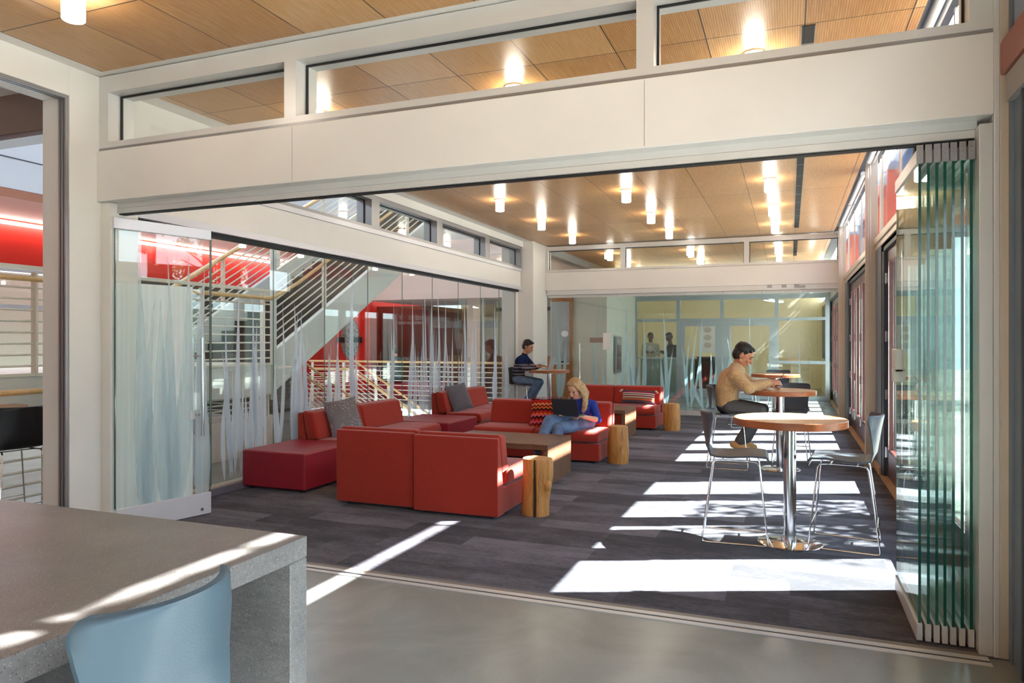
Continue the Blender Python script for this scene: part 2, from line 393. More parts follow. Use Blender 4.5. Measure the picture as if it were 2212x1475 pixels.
# left glazing of the lounge
header('beam_left', 'y', 4.38, 14.19, XL+.1, XL-.12, 2.70, 3.02)
struct('trim_13', MB().box(XL-.1, XL+.12, 4.38, 14.19, 2.63, 2.70).box(XL-.1, XL+.125, 4.38, 14.19, 3.02, 3.08), paint('pale_lilac_metal', (205, 206, 212), .35, .3))
struct('trim_14', bx(XL-.05, XL+.06, 4.38, 14.19, 2.59, 2.63), DARKG)
clere('window_2', 'y', 6.35, 14.19, XL-.12, XL+.12, 3.08, ZC-.12, [8.47, 10.4, 12.37], ALUD, mw=.2, hb=.04, top=.06)
struct('wall_left_lounge', MB().box(XL-.14, XL+.14, 6.35, 14.23, ZC-.12, ZC).box(XL-.14, XL+.11, 4.41, 6.35, 3.08, ZC).box(XL-.14, XL+.02, 14.12, 14.24, 0, 2.63), WALL)
struct('baseboard_left', bx(XL-.06, XL+.08, 4.4, 14.19, 0, .07), paint('plum_grey_curb', (112, 108, 118), .5))
struct('trim_15', bx(XL-.05, XL+.05, 4.4, 14.19, .07, .085), TANM)
struct('pillar_corner', bx(XL-.35, -5.06, 14.24, YB+.12, 0, ZC), WALL, bevel=.004, seg=1)

def blade(mb, base, tip, w, bend, plane, off, n=9, th=.0015):
    """one pointed reed: base/tip are (a, z) in the glass plane"""
    L, R = [], []
    for i in range(n+1):
        t = i/n; a = base[0]+(tip[0]-base[0])*t + bend*math.sin(PI*t)*.5 + bend*t*t*.3; z = base[1]+(tip[1]-base[1])*t
        h = w*(.10*(1-t)+.9*math.sin(PI*t**.72)**1.15)*(1-.35*t)*.5+.0008
        L.append((a-h, z)); R.append((a+h, z))
    vs = []
    for o in (off, off+th):
        for (p, z) in L+R: vs.append((o, p, z) if plane == 'x' else (p, o, z))
    m = n+1; fs = []
    for i in range(n):
        fs.append((i, i+1, m+i+1, m+i)); fs.append((2*m+i, 3*m+i, 3*m+i+1, 2*m+i+1))
        fs.append((i, 2*m+i, 2*m+i+1, i+1)); fs.append((m+i, m+i+1, 3*m+i+1, 3*m+i))
    mb.add(vs, fs)
ys = [4.42, 4.60, 5.60, 6.53, 7.48, 8.46, 9.40, 10.37, 11.34, 12.31, 13.23, 14.12]
w3 = sroot('window_3')
clumps = {5.9: 7, 6.25: 6, 6.75: 5, 7.15: 5, 7.55: 4, 8.0: 3, 9.0: 2, 9.7: 3, 10.15: 7, 10.55: 8, 11.0: 3, 11.5: 6, 12.0: 6, 12.35: 3, 13.0: 3, 13.5: 2, 5.45: 6}
blades = []
for cy, n in clumps.items():
    for i in range(n):
        y0 = cy+rnd.uniform(-.14, .14); tall = rnd.choice((.9, 1.3, 1.7, 2.0, 2.25)); z0 = rnd.uniform(.1, .3)
        blades.append((y0, z0, y0+rnd.uniform(-.13, .13), z0+tall*rnd.uniform(.8, 1.05), rnd.uniform(.06, .16), rnd.uniform(-.16, .16)))
for i in range(len(ys)-1):
    a, b = ys[i]+.003, ys[i+1]-.003
    p = bx(XL-.005, XL+.005, a, b, .085, 2.6).build('pane', GLASS, w3)
    e = bx(XL-.0055, XL+.0055, b-.004, b, .085, 2.6).build('glass_edge', GLEDGEL, w3)
    m = MB()
    for (y0, z0, y1, z1, w, bd) in blades:
        if a <= y0 < b: blade(m, (y0, z0), (y1, z1), w, bd, 'x', XL+.0055)
    if m.v: m.build('etched_reed_pattern', ETCH, p)

# far glazing of the lounge
header('beam_back', 'x', -5.06, .93, YB-.02, YB+.2, 2.66, 3.06)
clere('window_4', 'x', -5.06, .93, YB, YB+.18, 3.065, ZC-.03, [-3.33, -.81], ALU, hb=.05, mw=.1, top=.09)
struct('trim_16', bx(-5.03, .88, YB+.0, YB+.16, 2.56, 2.66), ALU)
w5 = sroot('window_5'); xs = [-5.03, -4.11, -3.41, -2.71, -2.02, -1.26, -.52, .2, .86]
fcl = [(-4.75, 3), (-3.85, 3), (-3.45, 1), (-3.1, 3), (-2.9, 2), (-2.4, 3), (-1.95, 4), (-1.62, 4), (-1.4, 2), (-1.05, 2), (-.65, 2), (-.3, 1), (.15, 2)]
fb = []
for cx_, n in fcl:
    for i in range(n):
        x0 = cx_+rnd.uniform(-.06, .06); tall = rnd.choice((.9, 1.3, 1.7, 2.1)); fb.append((x0, .1, x0+rnd.uniform(-.2, .2), .1+tall*rnd.uniform(.85, 1.08), rnd.uniform(.05, .12), rnd.uniform(-.2, .2)))
for i in range(len(xs)-1):
    a, b = xs[i]+.003, xs[i+1]-.003
    p = bx(a, b, YB+.075, YB+.085, .1, 2.5).build('pane', GLASS, w5)
    bx(a, b, YB+.06, YB+.10, 2.5, 2.56).build('top_rail', ALU, w5, bevel=.003, seg=1)
    bx(a, b, YB+.06, YB+.10, .006, .1).build('bottom_rail', ALU, w5, bevel=.003, seg=1)
    m = MB()
    for (x0, z0, x1, z1, w, bd) in fb:
        if a <= x0 < b: blade(m, (x0, z0), (x1, z1), w, bd, 'y', YB+.0735)
    if m.v: m.build('etched_reed_pattern', ETCHF, p)
hd = MB(); hx = -4.28
hd.tube([(hx, YB+.0, .62), (hx, YB+.0, 1.5)], .014, 10).tube([(hx-.04, YB+.13, .62), (hx-.04, YB+.13, 1.5)], .014, 10)
for z in (.8, 1.36): hd.tube([(hx, YB+.0, z), (hx, YB+.13, z)], .009)
hd.build('pull_handle', CHROME, w5)
bx(-4.06, -3.78, YB+.04, YB+.072, 1.51, 1.62).build('lock_plate', paint('taupe_metal', (150, 130, 122), .4, .3), w5)
cl_ = MB()
for x in (-.42, -.15, .08): cl_.box(x, x+.09, YB-.005, YB+.02, 2.6, 2.66)
cl_.box(.1, .28, YB-.04, YB+.0, 2.6, 2.63)
struct('trim_17', cl_, ALUD)
tag(bx(-3.77, -3.62, YB+.062, YB+.066, 1.36, 1.72).build('paper_notice', PAPER), 'white paper notice taped high on the far etched glass wall', 'notice')

# right wall of the lounge: door bays, posts, clerestory
def bay(nm, y0, y1, n):
    r = sroot(nm); w = (y1-y0)/n
    fr = MB(); fr.box(.985, 1.16, y0-.16, y0, 0, 2.6).box(.985, 1.16, y1, y1+.16, 0, 2.6).box(.985, 1.16, y0-.16, y1+.16, 2.56, 2.64)
    fr.build('door_frame', SLATED, r)
    bx(.955, 1.14, y0-.05, y1+.05, 0, .03).build('sill', SILLW, r)
    for i in range(n):
        a, b = y0+i*w+.004, y0+(i+1)*w-.004; s_ = .14
        lf = MB(); lf.box(1.02, 1.07, a, a+s_, .035, 2.555).box(1.02, 1.07, b-s_, b, .035, 2.555).box(1.02, 1.07, a+s_, b-s_, .035, .34).box(1.02, 1.07, a+s_, b-s_, 2.42, 2.555)
        L = lf.build('door_leaf', DOORW, r, bevel=.003, seg=1)
        bx(1.041, 1.049, a+s_, b-s_, .34, 2.42).build('pane', GLASSD, L)
        bd = MB(); bd.box(1.015, 1.02, a+s_-.012, a+s_+.012, .33, 2.43).box(1.015, 1.02, b-s_-.012, b-s_+.012, .33, 2.43).box(1.015, 1.02, a+s_, b-s_, .325, .352)
        bd.build('glazing_bead', CHROME, L)
        h = MB()
        for z in (.3, .95, 1.6, 2.25): h.tube([(1.008, b-.005, z-.06), (1.008, b-.005, z+.06)], .011, 8); h.box(1.014, 1.02, b-.05, b, z-.055, z+.055)
        h.build('hinge', STEEL, L)
    return r
bay('door_1', 5.0, 9.0, 4); bay('door_2', 10.12, 14.12, 4); bay('door_3', 16.2, 20.2, 4)
pw = MB(); pw.box(.97, 1.16, 4.40, 4.84, 0, 2.64).box(.975, 1.16, 9.16, 9.96, 0, 2.64).box(.975, 1.16, 14.28, 16.04, 0, 2.64).box(.975, 1.16, 20.36, 26, 0, 2.64)
struct('wall_right', pw, SLATE)
hb_ = MB()
for (x, za, zb) in ((.97, 2.64, 2.70), (.95, 2.70, 2.78), (.985, 2.60, 2.645)): hb_.box(x, 1.16, 4.40, 14.9, za, zb)
hb_.box(.96, 1.16, 15.2, 26, 2.62, 2.78)
struct('beam_right', hb_, TANM, bevel=.004, seg=1)
ps = MB()
for y in (9.70, 14.86): ps.box(.86, 1.0, y, y+.03, 0, ZC+.15).box(.88, 1.0, y+.03, y+.2, 0, ZC+.15)
struct('trim_18', ps, TANM, bevel=.004, seg=1)
struct('baseboard_right', MB().box(.955, .975, 9.16, 9.70, 0, .1).box(.955, .975, 4.45, 4.84, 0, .1), SILLW)
clere('window_6', 'y', 4.44, 9.72, 1.04, 1.062, 2.78, ZC+.15, [5.6, 6.9, 8.2], TANM, GLASSC, mw=.03, hb=.02, top=.0, jw=.03, gask=False)
clere('window_7', 'y', 9.9, 14.88, 1.04, 1.062, 2.78, ZC+.15, [11.1, 12.4, 13.7], TANM, GLASSC, mw=.03, hb=.02, top=.0, jw=.03, gask=False)
clere('window_8', 'y', 15.1, 22, 1.04, 1.062, 2.78, ZC+.15, [16.5, 18.5], TANM, GLASSC, mw=.03, hb=.02, top=.0, jw=.03, gask=False)
struct('wall_right_top', MB().box(.8, .815, -5, 22.5, ZC-.0, ZC+.15), SLATED)
# right wall of the near room
clere('window_12', 'y', -4.5, 3.2, 1.04, 1.12, .5, 2.6, [-2.6, -.7, 1.2], SLATED, mw=.08, hb=.06, top=.06, gask=False)
ra = MB(); ra.box(1.0, 1.16, 3.2, 4.05, 0, 2.84).box(1.0, 1.16, -5, 3.2, 0, .5).box(1.0, 1.16, -5, 3.2, 2.6, 2.84).box(1.0, 1.16, -5, -4.5, .5, 2.6).box(1.0, 1.16, 2.84-.0, 4.1, 2.84, 3.0).box(1.0, 1.16, -5, 2.84, 2.84, 3.0); struct('wall_right_near', ra, SLATE)
struct('trim_19', bx(.955, 1.0, -5, 4.10, 2.84, 3.0), REDT, bevel=.004, seg=1)
gv = MB(); gv.box(.985, 1.001, 3.86, 3.885, 0, 2.70); struct('trim_20', gv, SLATED)
struct('trim_21', bx(.97, 1.002, 3.2, 4.05, 2.70, 2.83), paint('greige_trim', (150, 142, 134), .5))
struct('wall_right_upper', bx(1.0, 1.16, -5, 4.10, 3.0, 3.42), paint('blue_grey_siding', (140, 152, 168), .5))
clere('window_9', 'y', -5, 4.05, 1.0, 1.1, 3.42, 3.63, [0.3, 2.2], TANM, mw=.03, hb=.02, top=.037, jw=.03, gask=False)
struct('wall_right_lintel', bx(1.0, 1.1, -5, 4.05, 3.63, ZC+.15), SLATE)
struct('wall_right_corner', bx(.99, 1.16, 4.05, 4.43, 0, ZC+.15), SLATE)

# ------------------------------------------------------------------ outside, beyond the right wall
struct('ground', bx(1.16, 40, -20, 45, -.2, -.02), paint('patio_paving', (168, 163, 154), .8))
struct('soffit', MB().box(1.16, 2.06, 4.0, 24, ZC+.10, ZC+.14).box(1.445, 2.06, -5, 4.0, ZC+.10, ZC+.14).box(2.04, 2.06, 4.0, 24, 3.43, ZC+.10), BLUEP)  # outer drop fascia added to shade the fins; inner edges shaped for sun strip
fin = sroot('exterior_fins')
fy = [b+.165 for b in (5, 6, 7, 8, 9)]+[b+.165 for b in (10.12, 11.12, 12.12, 13.12, 14.12)]+[b+.165 for b in (16.2, 17.2, 18.2, 19.2, 20.2)]
for i, y in enumerate(fy):
    bx(1.165, 1.8, y-.03, y+.03, 2.7, ZC+.08).build('fin', BLUEP if i % 5 == 4 else REDP, fin)
bx(1.3, 1.8, 21.4, 21.46, 2.7, ZC+.1).build('fin', REDP, fin)
ew = MB(); ew.box(14, 14.3, -20, 45, 0, 3.0)
struct('wall_garden', ew, paint('garden_wall', (120, 128, 120), .8))
LEAF = paint('leaf_green', (96, 122, 58), .6, 0, .25)
BARK = paint('bark_brown', (96, 76, 58), .8, 0, .2)
def tree(name, x, y, h, cr, n, label):
    t = thing(name, label, 'tree', (x, y, -.02))
    m = MB(); m.tube([(0, 0, 0), (.05, 0, h*.4), (0, .06, h*.75), (.05, .05, h)], .1, 8, [.11, .09, .06, .03])
    for k in range(7):
        a = rnd.uniform(0, 6.28); z = h*rnd.uniform(.45, .8); m.tube([(0.03, .03, z), (math.cos(a)*cr*.5, math.sin(a)*cr*.5, z+.4), (math.cos(a)*cr*.9, math.sin(a)*cr*.9, z+.6)], .02, 5, [.035, .02, .008])
    m.build('trunk', BARK, t, smooth=60)
    L = MB()
    for k in range(n):
        a, b, r = rnd.uniform(0, 6.28), rnd.uniform(-1, 1), cr*rnd.random()**.4
        c = V((math.cos(a)*math.sqrt(1-b*b)*r, math.sin(a)*math.sqrt(1-b*b)*r, h*.85+b*r*.7)); q = Quaternion((rnd.gauss(0, 1), rnd.gauss(0, 1), rnd.gauss(0, 1), rnd.gauss(0, 1))).normalized()
        w, l = rnd.uniform(.03, .05), rnd.uniform(.07, .12)
        L.add([c+q @ V(p) for p in ((0, -l, 0), (w, 0, .012), (0, l, 0), (-w, 0, .012), (0, 0, -.008))], [(0, 1, 4), (1, 2, 4), (2, 3, 4), (3, 0, 4), (0, 3, 2, 1)])
    L.build('foliage', LEAF, t)['kind'] = 'stuff'
    return t
tree('garden_tree', 4.7, 8.45, 5.0, 1.25, 900, 'young leafy tree on the patio outside the glazed doors')
tree('tall_tree', 5.2, 3.6, 8.0, 1.5, 420, 'tall leafy tree outside the near room wall')
tree('courtyard_tree', 10.5, 22, 6.0, 2.4, 3500, 'big leafy tree standing far along the patio by the garden wall')

# ------------------------------------------------------------------ atrium beyond the left glazing
struct('wall_atrium_left', MB().box(-13.3, -13, -5, 26, 2.9, 3.715).box(-13.3, -13, -5, 3.0, 0, 2.9).box(-13.3, -13, 14.6, 26, 0, 2.9), REDW)
struct('wall_atrium_upper', bx(-11.3, -11, -5, 17.5, 3.86, 5.6), paint('pale_blue_wall', (206, 212, 226), .5))
struct('trim_25', bx(-11.0, -10.99, -5, 17.5, 4.32, 4.335), SLATED)
struct('ceiling_atrium', bx(-13.3, -11, -5, 17.5, 3.72, 3.855), paint('terracotta_soffit', (166, 112, 92), .5))
tb_ = tag(bx(-12.95, -12.85, -4, 17, 3.62, 3.67).build('strip_light', TUBE), 'long white strip light under the terracotta soffit of the atrium', 'light')
struct('beam_atrium', bx(-12.9, XL-.36, 4.75, 5.05, 3.59, 3.97), paint('mushroom_panel', (132, 116, 106), .5))
struct('wall_atrium_far', bx(-13.3, -11.8, 18.5, 18.7, -2.6, 8.3), REDW)
struct('beam_mezzanine', bx(-11.3, -5.8, 17.5, 25.7, 2.70, 4.3), paint('red_bounce_panel', (216, 196, 188), .5))  # white bulkhead, pink of light off the red wall put in its colour
struct('wall_mezzanine', bx(-11, -5.42, 19.5, 19.7, 4.3, 8.5), paint('grey_upper_wall', (170, 168, 160), .6))
br_ = MB(); br_.box(-13.2, -7.95, 20.8, 21.0, 0, 2.7)
bw = struct('wall_atrium_back', br_, BROWNP)
for x in (-12.2, -11.2, -10.2, -9.3): bx(x-.004, x+.004, 20.795, 20.80, 0, 2.6).build('panel_joint', BROWNW, bw)
struct('wall_wainscot', MB().box(-7.9, -5.42, 19.0, 19.15, 0, 1.12), PANELW)
struct('wall_wainscot_upper', MB().box(-7.9, -5.42, 19.03, 19.15, 1.12, 2.7), paint('pale_beige_wall', (196, 192, 172), .6))
struct('trim_22', MB().box(-7.9, -5.42, 19.0, 19.03, 2.4, 2.5), BROWNW)
struct('pillar_atrium', bx(-8.35, -7.95, 18.0, 18.35, 0, 2.7), paint('blush_column', (206, 186, 172), .5))
struct('wall_dark_slats', bx(-10.6, -10.4, 8.0, 13.4, -2.6, 2.6), BROWNW)
sl = MB()
for k in range(18): sl.box(-10.4, -10.385, 8.0, 13.4, -.3+k*.16, -.29+k*.16)
struct('trim_23', sl, paint('slat_gap', (104, 92, 82), .6))
ov = MB(); ov.ell((-12.5, 18.47, 1.62), (.33, .035, .62), n=32, m=16)
tm = NT('mosaic_teal'); vz = tm.n('ShaderNodeTexVoronoi'); tm.l(tm.coord(), vz.inputs['Vector']); vz.inputs['Scale'].default_value = 26
tag(ov.build('wall_mosaic', tm.pbr(tm.ramp(vz.outputs['Color'], [(.2, lin((80, 108, 104))), (.8, lin((176, 186, 178)))]), .4), smooth=60), 'oval grey green mosaic hung on the bright red wall', 'wall art')
bx(-12.95, -12.05, 18.44, 18.47, 1.5, 1.66).build('wall_band', DARKG)['kind'] = 'structure'
sf = sroot('window_10')                                        # storefront glazing far across the atrium
m = MB()
for y in (3.0, 4.6, 6.3, 8.1, 9.9, 11.7, 13.5, 14.6): m.box(-13.05, -12.97, y-.06, y+.06, 0, 2.9)
for z in (.1, 2.15, 2.84): m.box(-13.045, -12.975, 3, 14.6, z-.05, z+.05)
m.build('frame', paint('white_mullion', (214, 220, 228), .4), sf)
bx(-13.02, -13.01, 3, 14.6, 0, 2.9).build('pane', GLASS, sf)
struct('wall_beyond', bx(-15.6, -15.4, 2, 15, 0, 3), paint('sage_wall', (150, 152, 132), .7))
struct('roof_atrium', bx(-14, XL-.3, -5, 26, 8.4, 8.6), WALL)
struct('wall_atrium_right', bx(XL-.34, XL-.3, -5, 26, ZC+.1, 8.4), WALL)
struct('wall_atrium_end', bx(-14, XL-.3, 25.8, 26, -2.7, 8.4), WALL)
struct('ceiling_gallery', bx(-12.9, XA-.3, -1, 5.05, 3.97, 4.05), WALL)
struct('trim_24', bx(-12.9, XL-.36, 4.78, 5.0, 3.545, 3.59), ALUD)
# stair: landing, two stringers, treads, guards
st = thing('staircase', 'white steel stair rising past its landing with blond wood handrails', 'staircase', (0, 0, 0))
SX, FX, SL, Y0, Z0 = -6.8, -8.35, .56, 8.15, 1.21
bx(FX, SX, 4.3, Y0, .80, Z0).build('landing', STAIRP, st)
bx(FX, SX+.03, 4.3, Y0+.02, Z0, Z0+.03).build('landing_edge', RAILP, st)
def stringer(x, ya, yb, za):
    q = MB(); q.prism([(ya, za-.32), (yb, za-.32+(yb-ya)*SL), (yb, za+.19+(yb-ya)*SL), (ya, za+.19)], x-.04, x+.04, 'x')
    q.prism([(ya, za-.36), (yb, za-.36+(yb-ya)*SL), (yb, za-.31+(yb-ya)*SL), (ya, za-.31)], x-.14, x+.06, 'x')
    return q.build('stringer', STAIRP, st)
stringer(SX, Y0, 14.6, Z0); stringer(FX, Y0-.5, 14.6, Z0)
td = MB()
for k in range(21):
    y = Y0+.05+k*.285; z = Z0+.165*(k+1); td.box(FX+.05, SX-.05, y, y+.3, z-.045, z); td.box(FX+.05, SX-.05, y, y+.015, z-.165, z-.045)
td.build('treads', BROWNW, st)
def rails(parent, p, q, z0, dz, n, r=.011):
    for i in range(n): MB().tube([(p[0], p[1], p[2]+z0+dz*i), (q[0], q[1], q[2]+z0+dz*i)], r, 6).build('rail', RAILP, parent, smooth=60)
def post(parent, x, y, z0, z1, w=.035, mat=RAILP): bx(x-w, x+w, y-.012, y+.012, z0, z1).build('guard_post', mat, parent)
def hand(parent, *pts): MB().tube(pts, .026, 10).build('handrail', BLOND, parent, smooth=60)
rails(st, (SX, 4.3, Z0), (SX, Y0-.05, Z0), .10, .107, 9)
for y in (4.75, 6.85, 7.95): post(st, SX, y, Z0, Z0+1.0)
hand(st, (SX+.05, 4.3, Z0+.93), (SX+.05, Y0-.08, Z0+.93), (SX+.05, Y0+.5, Z0+1.19), (SX+.05, 14.5, Z0+.93+(14.5-Y0)*SL))
bx(SX-.03, SX+.03, 4.3, Y0-.1, Z0+1.02, Z0+1.06).build('top_rail', RAILP, st)
for X_, y0 in ((SX, Y0+.05), (FX, Y0-.45)):
    rails(st, (X_, y0, Z0+(y0-Y0)*SL), (X_, 14.6, Z0+(14.6-Y0)*SL), .32, .112, 8)
    for k in range(5): y = y0+1.15+k*1.3; post(st, X_, y, Z0+.15+(y-Y0)*SL, Z0+1.3+(y-Y0)*SL)
    MB().bar((X_, y0, Z0+1.27+(y0-Y0)*SL), (X_, 14.6, Z0+1.27+(14.6-Y0)*SL), .05, .06).build('top_rail', RAILP, st)
hand(st, (FX+.05, Y0-.6, Z0+.95), (FX+.05, 14.5, Z0+1.0+(14.5-Y0+.5)*SL))
MB().cyl(SX, Y0+.02, .72, 6.5, .045, n=16).build('hanger_rod', STAIRP, st, smooth=60)
struct('wall_knee', MB().box(SX-.12, SX, 4.9, Y0+.05, -.0, .5).box(-9.6, SX-.12, Y0-.07, Y0+.05, 0, .48), WALL)
kg = thing('knee_wall_railing', 'thin pale rails above the low white wall under the stair landing', 'railing', (0, 0, 0))
rails(kg, (SX-.06, 4.9, .5), (SX-.06, Y0, .5), .06, .075, 4); rails(kg, (SX-.06, Y0, .48), (-9.6, Y0, .48), .06, .1, 7)
post(kg, SX-.06, Y0-.05, .5, .82); post(kg, SX-.1, Y0+.0, .5, 1.1)
lg = thing('floor_guard', 'pale railing with blond wood handrail beside the black stool', 'railing', (0, 0, 0))
rails(lg, (-6.62, 3.2, 0), (-6.62, 4.82, 0), .1, .117, 8); hand(lg, (-6.57, 3.0, 1.08), (-6.57, 4.85, 1.08)); post(lg, -6.62, 4.8, 0, 1.06)
# guards round the well of the stair that goes down
wg = thing('stairwell_guard', 'pale railing with blond handrails running down around the stairwell', 'railing', (0, 0, 0))
def well(y, xa, xb, ext):
    hand(wg, (xa-1.4, y, 1.03), (xa, y, 1.03), (xb, y, 1.03-(xb-xa)*.6)); hand(wg, (xa-1.2, y-.06, .84), (xa-.1, y-.06, .84), (xb, y-.06, .84-(xb-xa)*.6))
    for i in range(8):
        z = .1+i*.105
        MB().tube([(xa-1.4, y, z), (xa, y, z), (xb, y, z-(xb-xa)*.6)], .011, 6).build('rail', RAILP, wg, smooth=60)
    for k in range(6): x = xa-1.3+k*.95; d = max(0, x-xa)*.6; post(wg, x, y, -d, 1.0-d)
well(15.32, -10.2, -6.9, 0); well(13.05, -9.95, -6.9, 0)
hand(wg, (-11.6, 15.4, 1.03), (-6.2, 15.4, 1.03)); rails(wg, (-11.6, 15.4, 0), (-6.2, 15.4, 0), .1, .117, 8)
for x in (-10.6, -9.3, -8.0, -7.1, -6.2): post(wg, x, 15.42, 0, 1.03)
ds = MB()
for k in range(15): ds.box(-10.15+k*.28, -9.86+k*.28, 13.1, 15.3, -.2-k*.17, -.17-k*.17)
tag(ds.build('stair_down', paint('pale_treads', (176, 170, 158), .6)), 'pale flight of steps leading down inside the railed stairwell', 'stair')

# ------------------------------------------------------------------ corridor and office beyond the far glazing
struct('ceiling_dropped', bx(-5.4, .97, 16.4, 21.5, 2.78, 3.2), paint('grey_ceiling_tile', (178, 184, 184), .6))
pr = MB(); pr.box(-5.45, -4.05, 16.6, 16.75, 0, 2.78).box(-4.2, -4.05, 16.75, 19.95, 0, 2.78)
struct('wall_corridor', pr, paint('pale_grey_green', (200, 200, 186), .6))
wb = thing('whiteboard', 'grey glass writing board framed in brown wood behind the bar table', 'whiteboard', (-4.95, 16.56, 0))
bx(-.46, .0, -.01, .03, 1.02, 2.5).build('board', GREYW, wb)
MB().box(.0, .075, -.03, .03, .0, 2.6).box(-.46, .0, -.03, .03, 2.5, 2.6).build('board_frame', PANELW, wb)
bx(-.46, .0, -.02, .03, .0, .98).build('lower_panel', PANELW, wb)
MB().box(-.46, .0, -.06, -.01, .98, 1.02).build('tray', ALU, wb)
bx(-.22, -.08, -.05, -.015, 1.02, 1.06).build('eraser', BLACK, wb)
m = MB(); m.ell((-.12, -.018, 1.72), (.09, .006, .075), n=28); m.build('oval_magnet', PAPER, wb, smooth=60)
fx_ = thing('extinguisher_cabinet', 'grey framed fire extinguisher cabinet on the corridor wall', 'cabinet', (-4.03, 17.6, 0))
bx(0, .05, -.3, .3, .75, 1.65).build('frame', ALUD, fx_); bx(.05, .056, -.22, .22, .82, 1.58).build('pane', GLASSD, fx_); bx(.02, .051, -.1, .1, .85, 1.5).build('extinguisher', paint('extinguisher_red', (150, 40, 44), .3), fx_)
w11 = sroot('window_11'); YS = 20.0
fr = MB(); xs = [-4.05, -2.86, -1.7, -.32, .9]
for x in xs: fr.box(x-.05, x+.05, YS-.05, YS+.07, 0, 2.78)
fr.box(-4.05, .9, YS-.046, YS+.066, 2.66, 2.777).box(-4.05, .9, YS-.046, YS+.066, 2.08, 2.16).box(-4.05, -2.86, YS-.046, YS+.066, 0.001, .12).box(-.32, .9, YS-.046, YS+.066, 0.001, .12).box(-.32, .9, YS-.035, YS+.045, .95, 1.03)
for a, b in ((-2.81, -1.75), (-1.65, -.37)):
    fr.box(a, a+.13, YS-.04, YS+.05, 0.002, 2.079).box(b-.13, b, YS-.04, YS+.05, 0.002, 2.079).box(a+.13, b-.13, YS-.037, YS+.047, 1.95, 2.078).box(a+.13, b-.13, YS-.037, YS+.047, 0.003, .25)
fr.build('frame', paint('storefront_aluminium', (160, 168, 172), .35, .4), w11)
for i in range(4): bx(xs[i]+.05, xs[i+1]-.05, YS+.005, YS+.013, .02, 2.66).build('pane', GLASS, w11)
struct('wall_office_back', bx(-5.4, 1.0, 25.0, 25.2, 0, 4), CREAM)
struct('wall_office_left', bx(-5.4, -5.2, 20.1, 25, 0, 4), CREAM)
struct('wall_office_right', bx(.95, 1.1, 20.3, 25, 0, 1.0), CREAM)
struct('ceiling_office', bx(-5.4, 1.1, 20.1, 25.2, 3.4, 3.5), paint('cream_ceiling', (226, 220, 190), .7))
ct = thing('reception_counter', 'pale green front counter inside the far office', 'counter', (-3.35, 21.0, 0))
bx(-.75, .75, 0, .5, 0, 1.02).build('body', paint('counter_green', (150, 172, 160), .5), ct); bx(-.8, .8, -.08, .55, 1.02, 1.07).build('top', paint('counter_top', (206, 208, 204), .35), ct)
mo = thing('monitor', 'black computer monitor on the far office counter', 'monitor', (-3.12, 21.3, 1.07)); bx(-.2, .2, 0, .03, .06, .36).build('screen', BLACK, mo); bx(-.06, .06, -.03, .08, 0, .06).build('stand', BLACK, mo)
po = thing('wall_poster', 'white poster with red heading on the back wall of the office', 'poster', (-2.35, 24.97, 0))
bx(-.55, .55, 0, .02, 1.15, 2.25).build('sheet', PAPER, po)
bx(-.5, .5, -.006, 0, 2.08, 2.2).build('heading_band', paint('poster_red', (150, 60, 50), .6), po)
q = MB()
for i in range(3):
    for j in range(2): q.ell((-.25+.5*j, -.004, 1.4+.26*i), (.13, .004, .1), n=14, m=6)
q.build('printed_rings', paint('poster_grey', (196, 188, 178), .6), po)
cab = thing('printer_stand', 'dark printer cabinet behind the office door', 'cabinet', (-2.35, 21.8, 0)); bx(-.32, .32, -.25, .25, 0, .95).build('body', paint('dark_cabinet', (60, 48, 46), .5), cab, bevel=.01); bx(-.28, .28, -.22, .22, .95, 1.08).build('printer', BLACK, cab, bevel=.02)
for i, (x, y, z, rz) in enumerate(((-2.75, 23.0, 2.85, .25), (-.45, 23.0, 2.75, 1.3))):
    o = thing('linear_pendant', ('white bar lamp hung over the reception counter', 'white bar lamp hung at the right of the far office')[i], 'lamp', (x, y, z), rz, 'bar lamps in the far office')
    bx(-.75, .75, -.08, .08, 0, .05).build('housing', ALU, o); bx(-.74, .74, -.07, .07, -.012, 0).build('diffuser', TUBE, o)
    w = MB()
    for xx in (-.6, .6): w.tube([(xx, 0, .05), (xx, 0, 3.4-z)], .004, 5)
    w.build('wire', ALUD, o)

